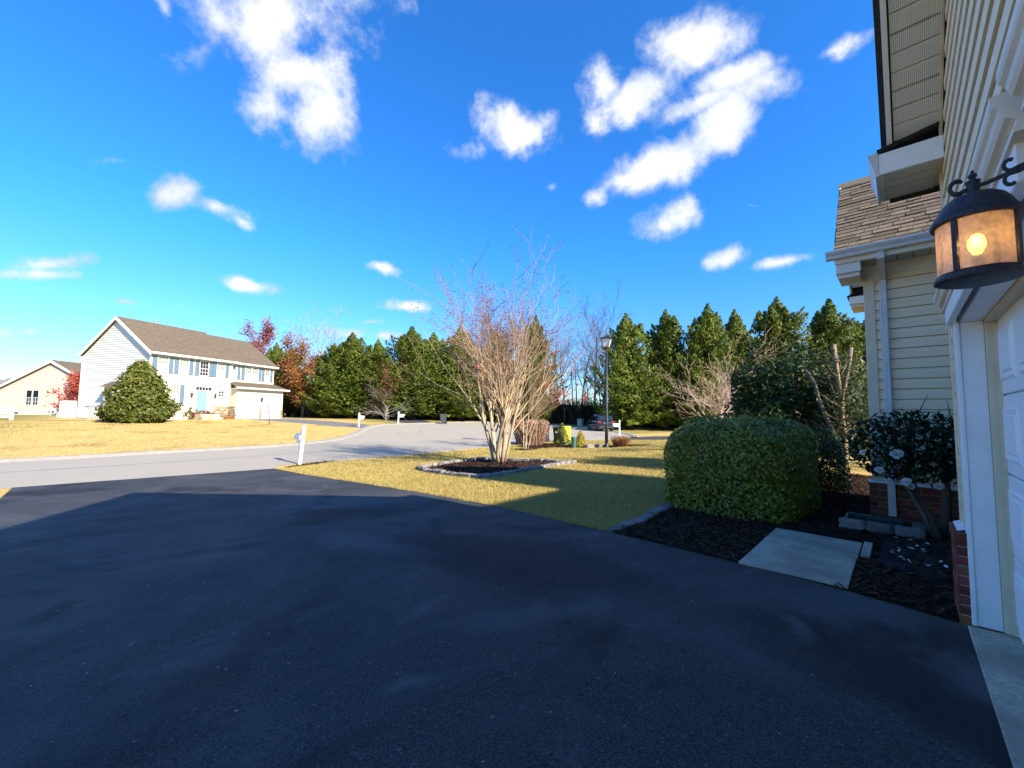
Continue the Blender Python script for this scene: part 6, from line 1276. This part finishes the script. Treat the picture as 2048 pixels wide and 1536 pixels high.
def leaf_at(P, s_):
    q_ = Vector((r_.gauss(0, 1), r_.gauss(0, 1), r_.gauss(-.2, .7))).to_track_quat('Y', 'Z') if True else None
    return Matrix.LocRotScale(P, q_, Vector((s_, s_, s_)))
spots_ = []
while len(spots_) < 2600:
    a_, b_, c_ = r_.uniform(-.85, .5), r_.uniform(.60, 1.54), r_.uniform(-.42, .25)
    if ((a_+.15)/.74)**2+((b_-1.10)/.46)**2+(c_/.44)**2 > 1 or r_.random() < .35*abs(math.sin(a_*7+b_*5)): continue
    spots_.append(rvc*a_+uv_*b_+Vector((.94, .35, 0))*c_)
spots_.sort(key=lambda q_: q_.dot(Vector((.94, .35, 0))))
for q_ in spots_[:300]: inst('leaf', lm_, CM, leaf_at(q_, r_.uniform(.075, .115)))
big = MB()
for q_ in spots_[300:]:
    M_ = leaf_at(q_, r_.uniform(.065, .10)); big.add([M_ @ v.co for v in lm_.vertices], [tuple(p_.vertices) for p_ in lm_.polygons])
part('inner_leaves', big.mesh('inner_leaves', True), 'leaf_camellia', CM, 'stuff')
pm_ = MB()
for k in range(18):
    a_ = k*2.4; rr_ = .012+.045*(k/18); el_ = 1.1-1.0*(k/18)
    c_ = Vector((math.cos(a_), math.sin(a_), 0)); t_ = Vector((-c_.y, c_.x, 0)); o_ = c_*rr_*.3; e_ = c_*rr_+Vector((0, 0, .045*math.sin(el_)+.005)); w_ = .016+.012*(k/18)
    pm_.add([o_-t_*w_*.4, o_+t_*w_*.4, (o_+e_)/2+t_*w_+Vector((0, 0, .004)), e_+t_*w_*.6, e_-t_*w_*.6, (o_+e_)/2-t_*w_+Vector((0, 0, .004))], [(0, 1, 2, 3, 4, 5)])
fl_ = pm_.mesh('flower', True); fl_.materials.append(MATS['petal'])
for (a, b, c, s_) in ((-.47, 1.02, -.36, 1.25), (-.37, .70, -.30, 1.0), (-.62, .82, -.30, .9), (-.30, .64, -.2, .8), (-.05, .66, -.2, .95), (-.75, 1.02, -.25, .7), (-.25, 1.22, -.34, .6)):
    P_ = rvc*a+uv_*b+Vector((.94, .35, 0))*c; inst('flower', fl_, CM, Matrix.LocRotScale(P_, Vector((-.8, .1+r_.uniform(-.5, .5), .4)).to_track_quat('Z', 'Y'), Vector((s_,)*3)))
# fallen petals, leaf litter on the drive
rs = np.random.default_rng(97); n = 30; P = np.column_stack([rs.uniform(5.6, 7.1, n), rs.uniform(-.26, .12, n), np.full(n, .06)]); fp = put('fallen_petals', npmesh('petals', leaf_quads(P, np.tile([0, 0, 1.0], (n, 1)), .05, .034, rs, .25), 4), 'petal', kind='stuff'); tag(fp, 'white petals fallen on the dark mulch under the camellia', 'petals')
n = 520; P = np.column_stack([rs.uniform(-2, 4.6, n), rs.uniform(.3, 14, n)]); P = P[inpoly(P, [(a, b) for a, b in DRIVE])]; P = np.column_stack([P, ztn(P[:, 1])+.017]); db = put('drive_litter', npmesh('litter', leaf_quads(P, np.tile([0, 0, 1.0], (len(P), 1)), .016, .008, rs, .15), 4), 'debris', kind='stuff'); tag(db, 'tiny bits of leaf and grit scattered on the black driveway', 'litter')
n = 900; P = np.column_stack([rs.uniform(4.9, 12, n), rs.uniform(2.9, 14.8, n)]); P = P[~inpoly(P, BED_TREE)]; P = np.column_stack([P, ztn(P[:, 1])+.035]); ll = put('leaf_litter', npmesh('leaf_litter', leaf_quads(P, np.tile([0, 0, 1.0], (len(P), 1)), .05, .03, rs, .5), 4), 'leaf_brown', kind='stuff'); tag(ll, 'dry fallen leaves scattered over the lawn round the bare tree', 'leaves')
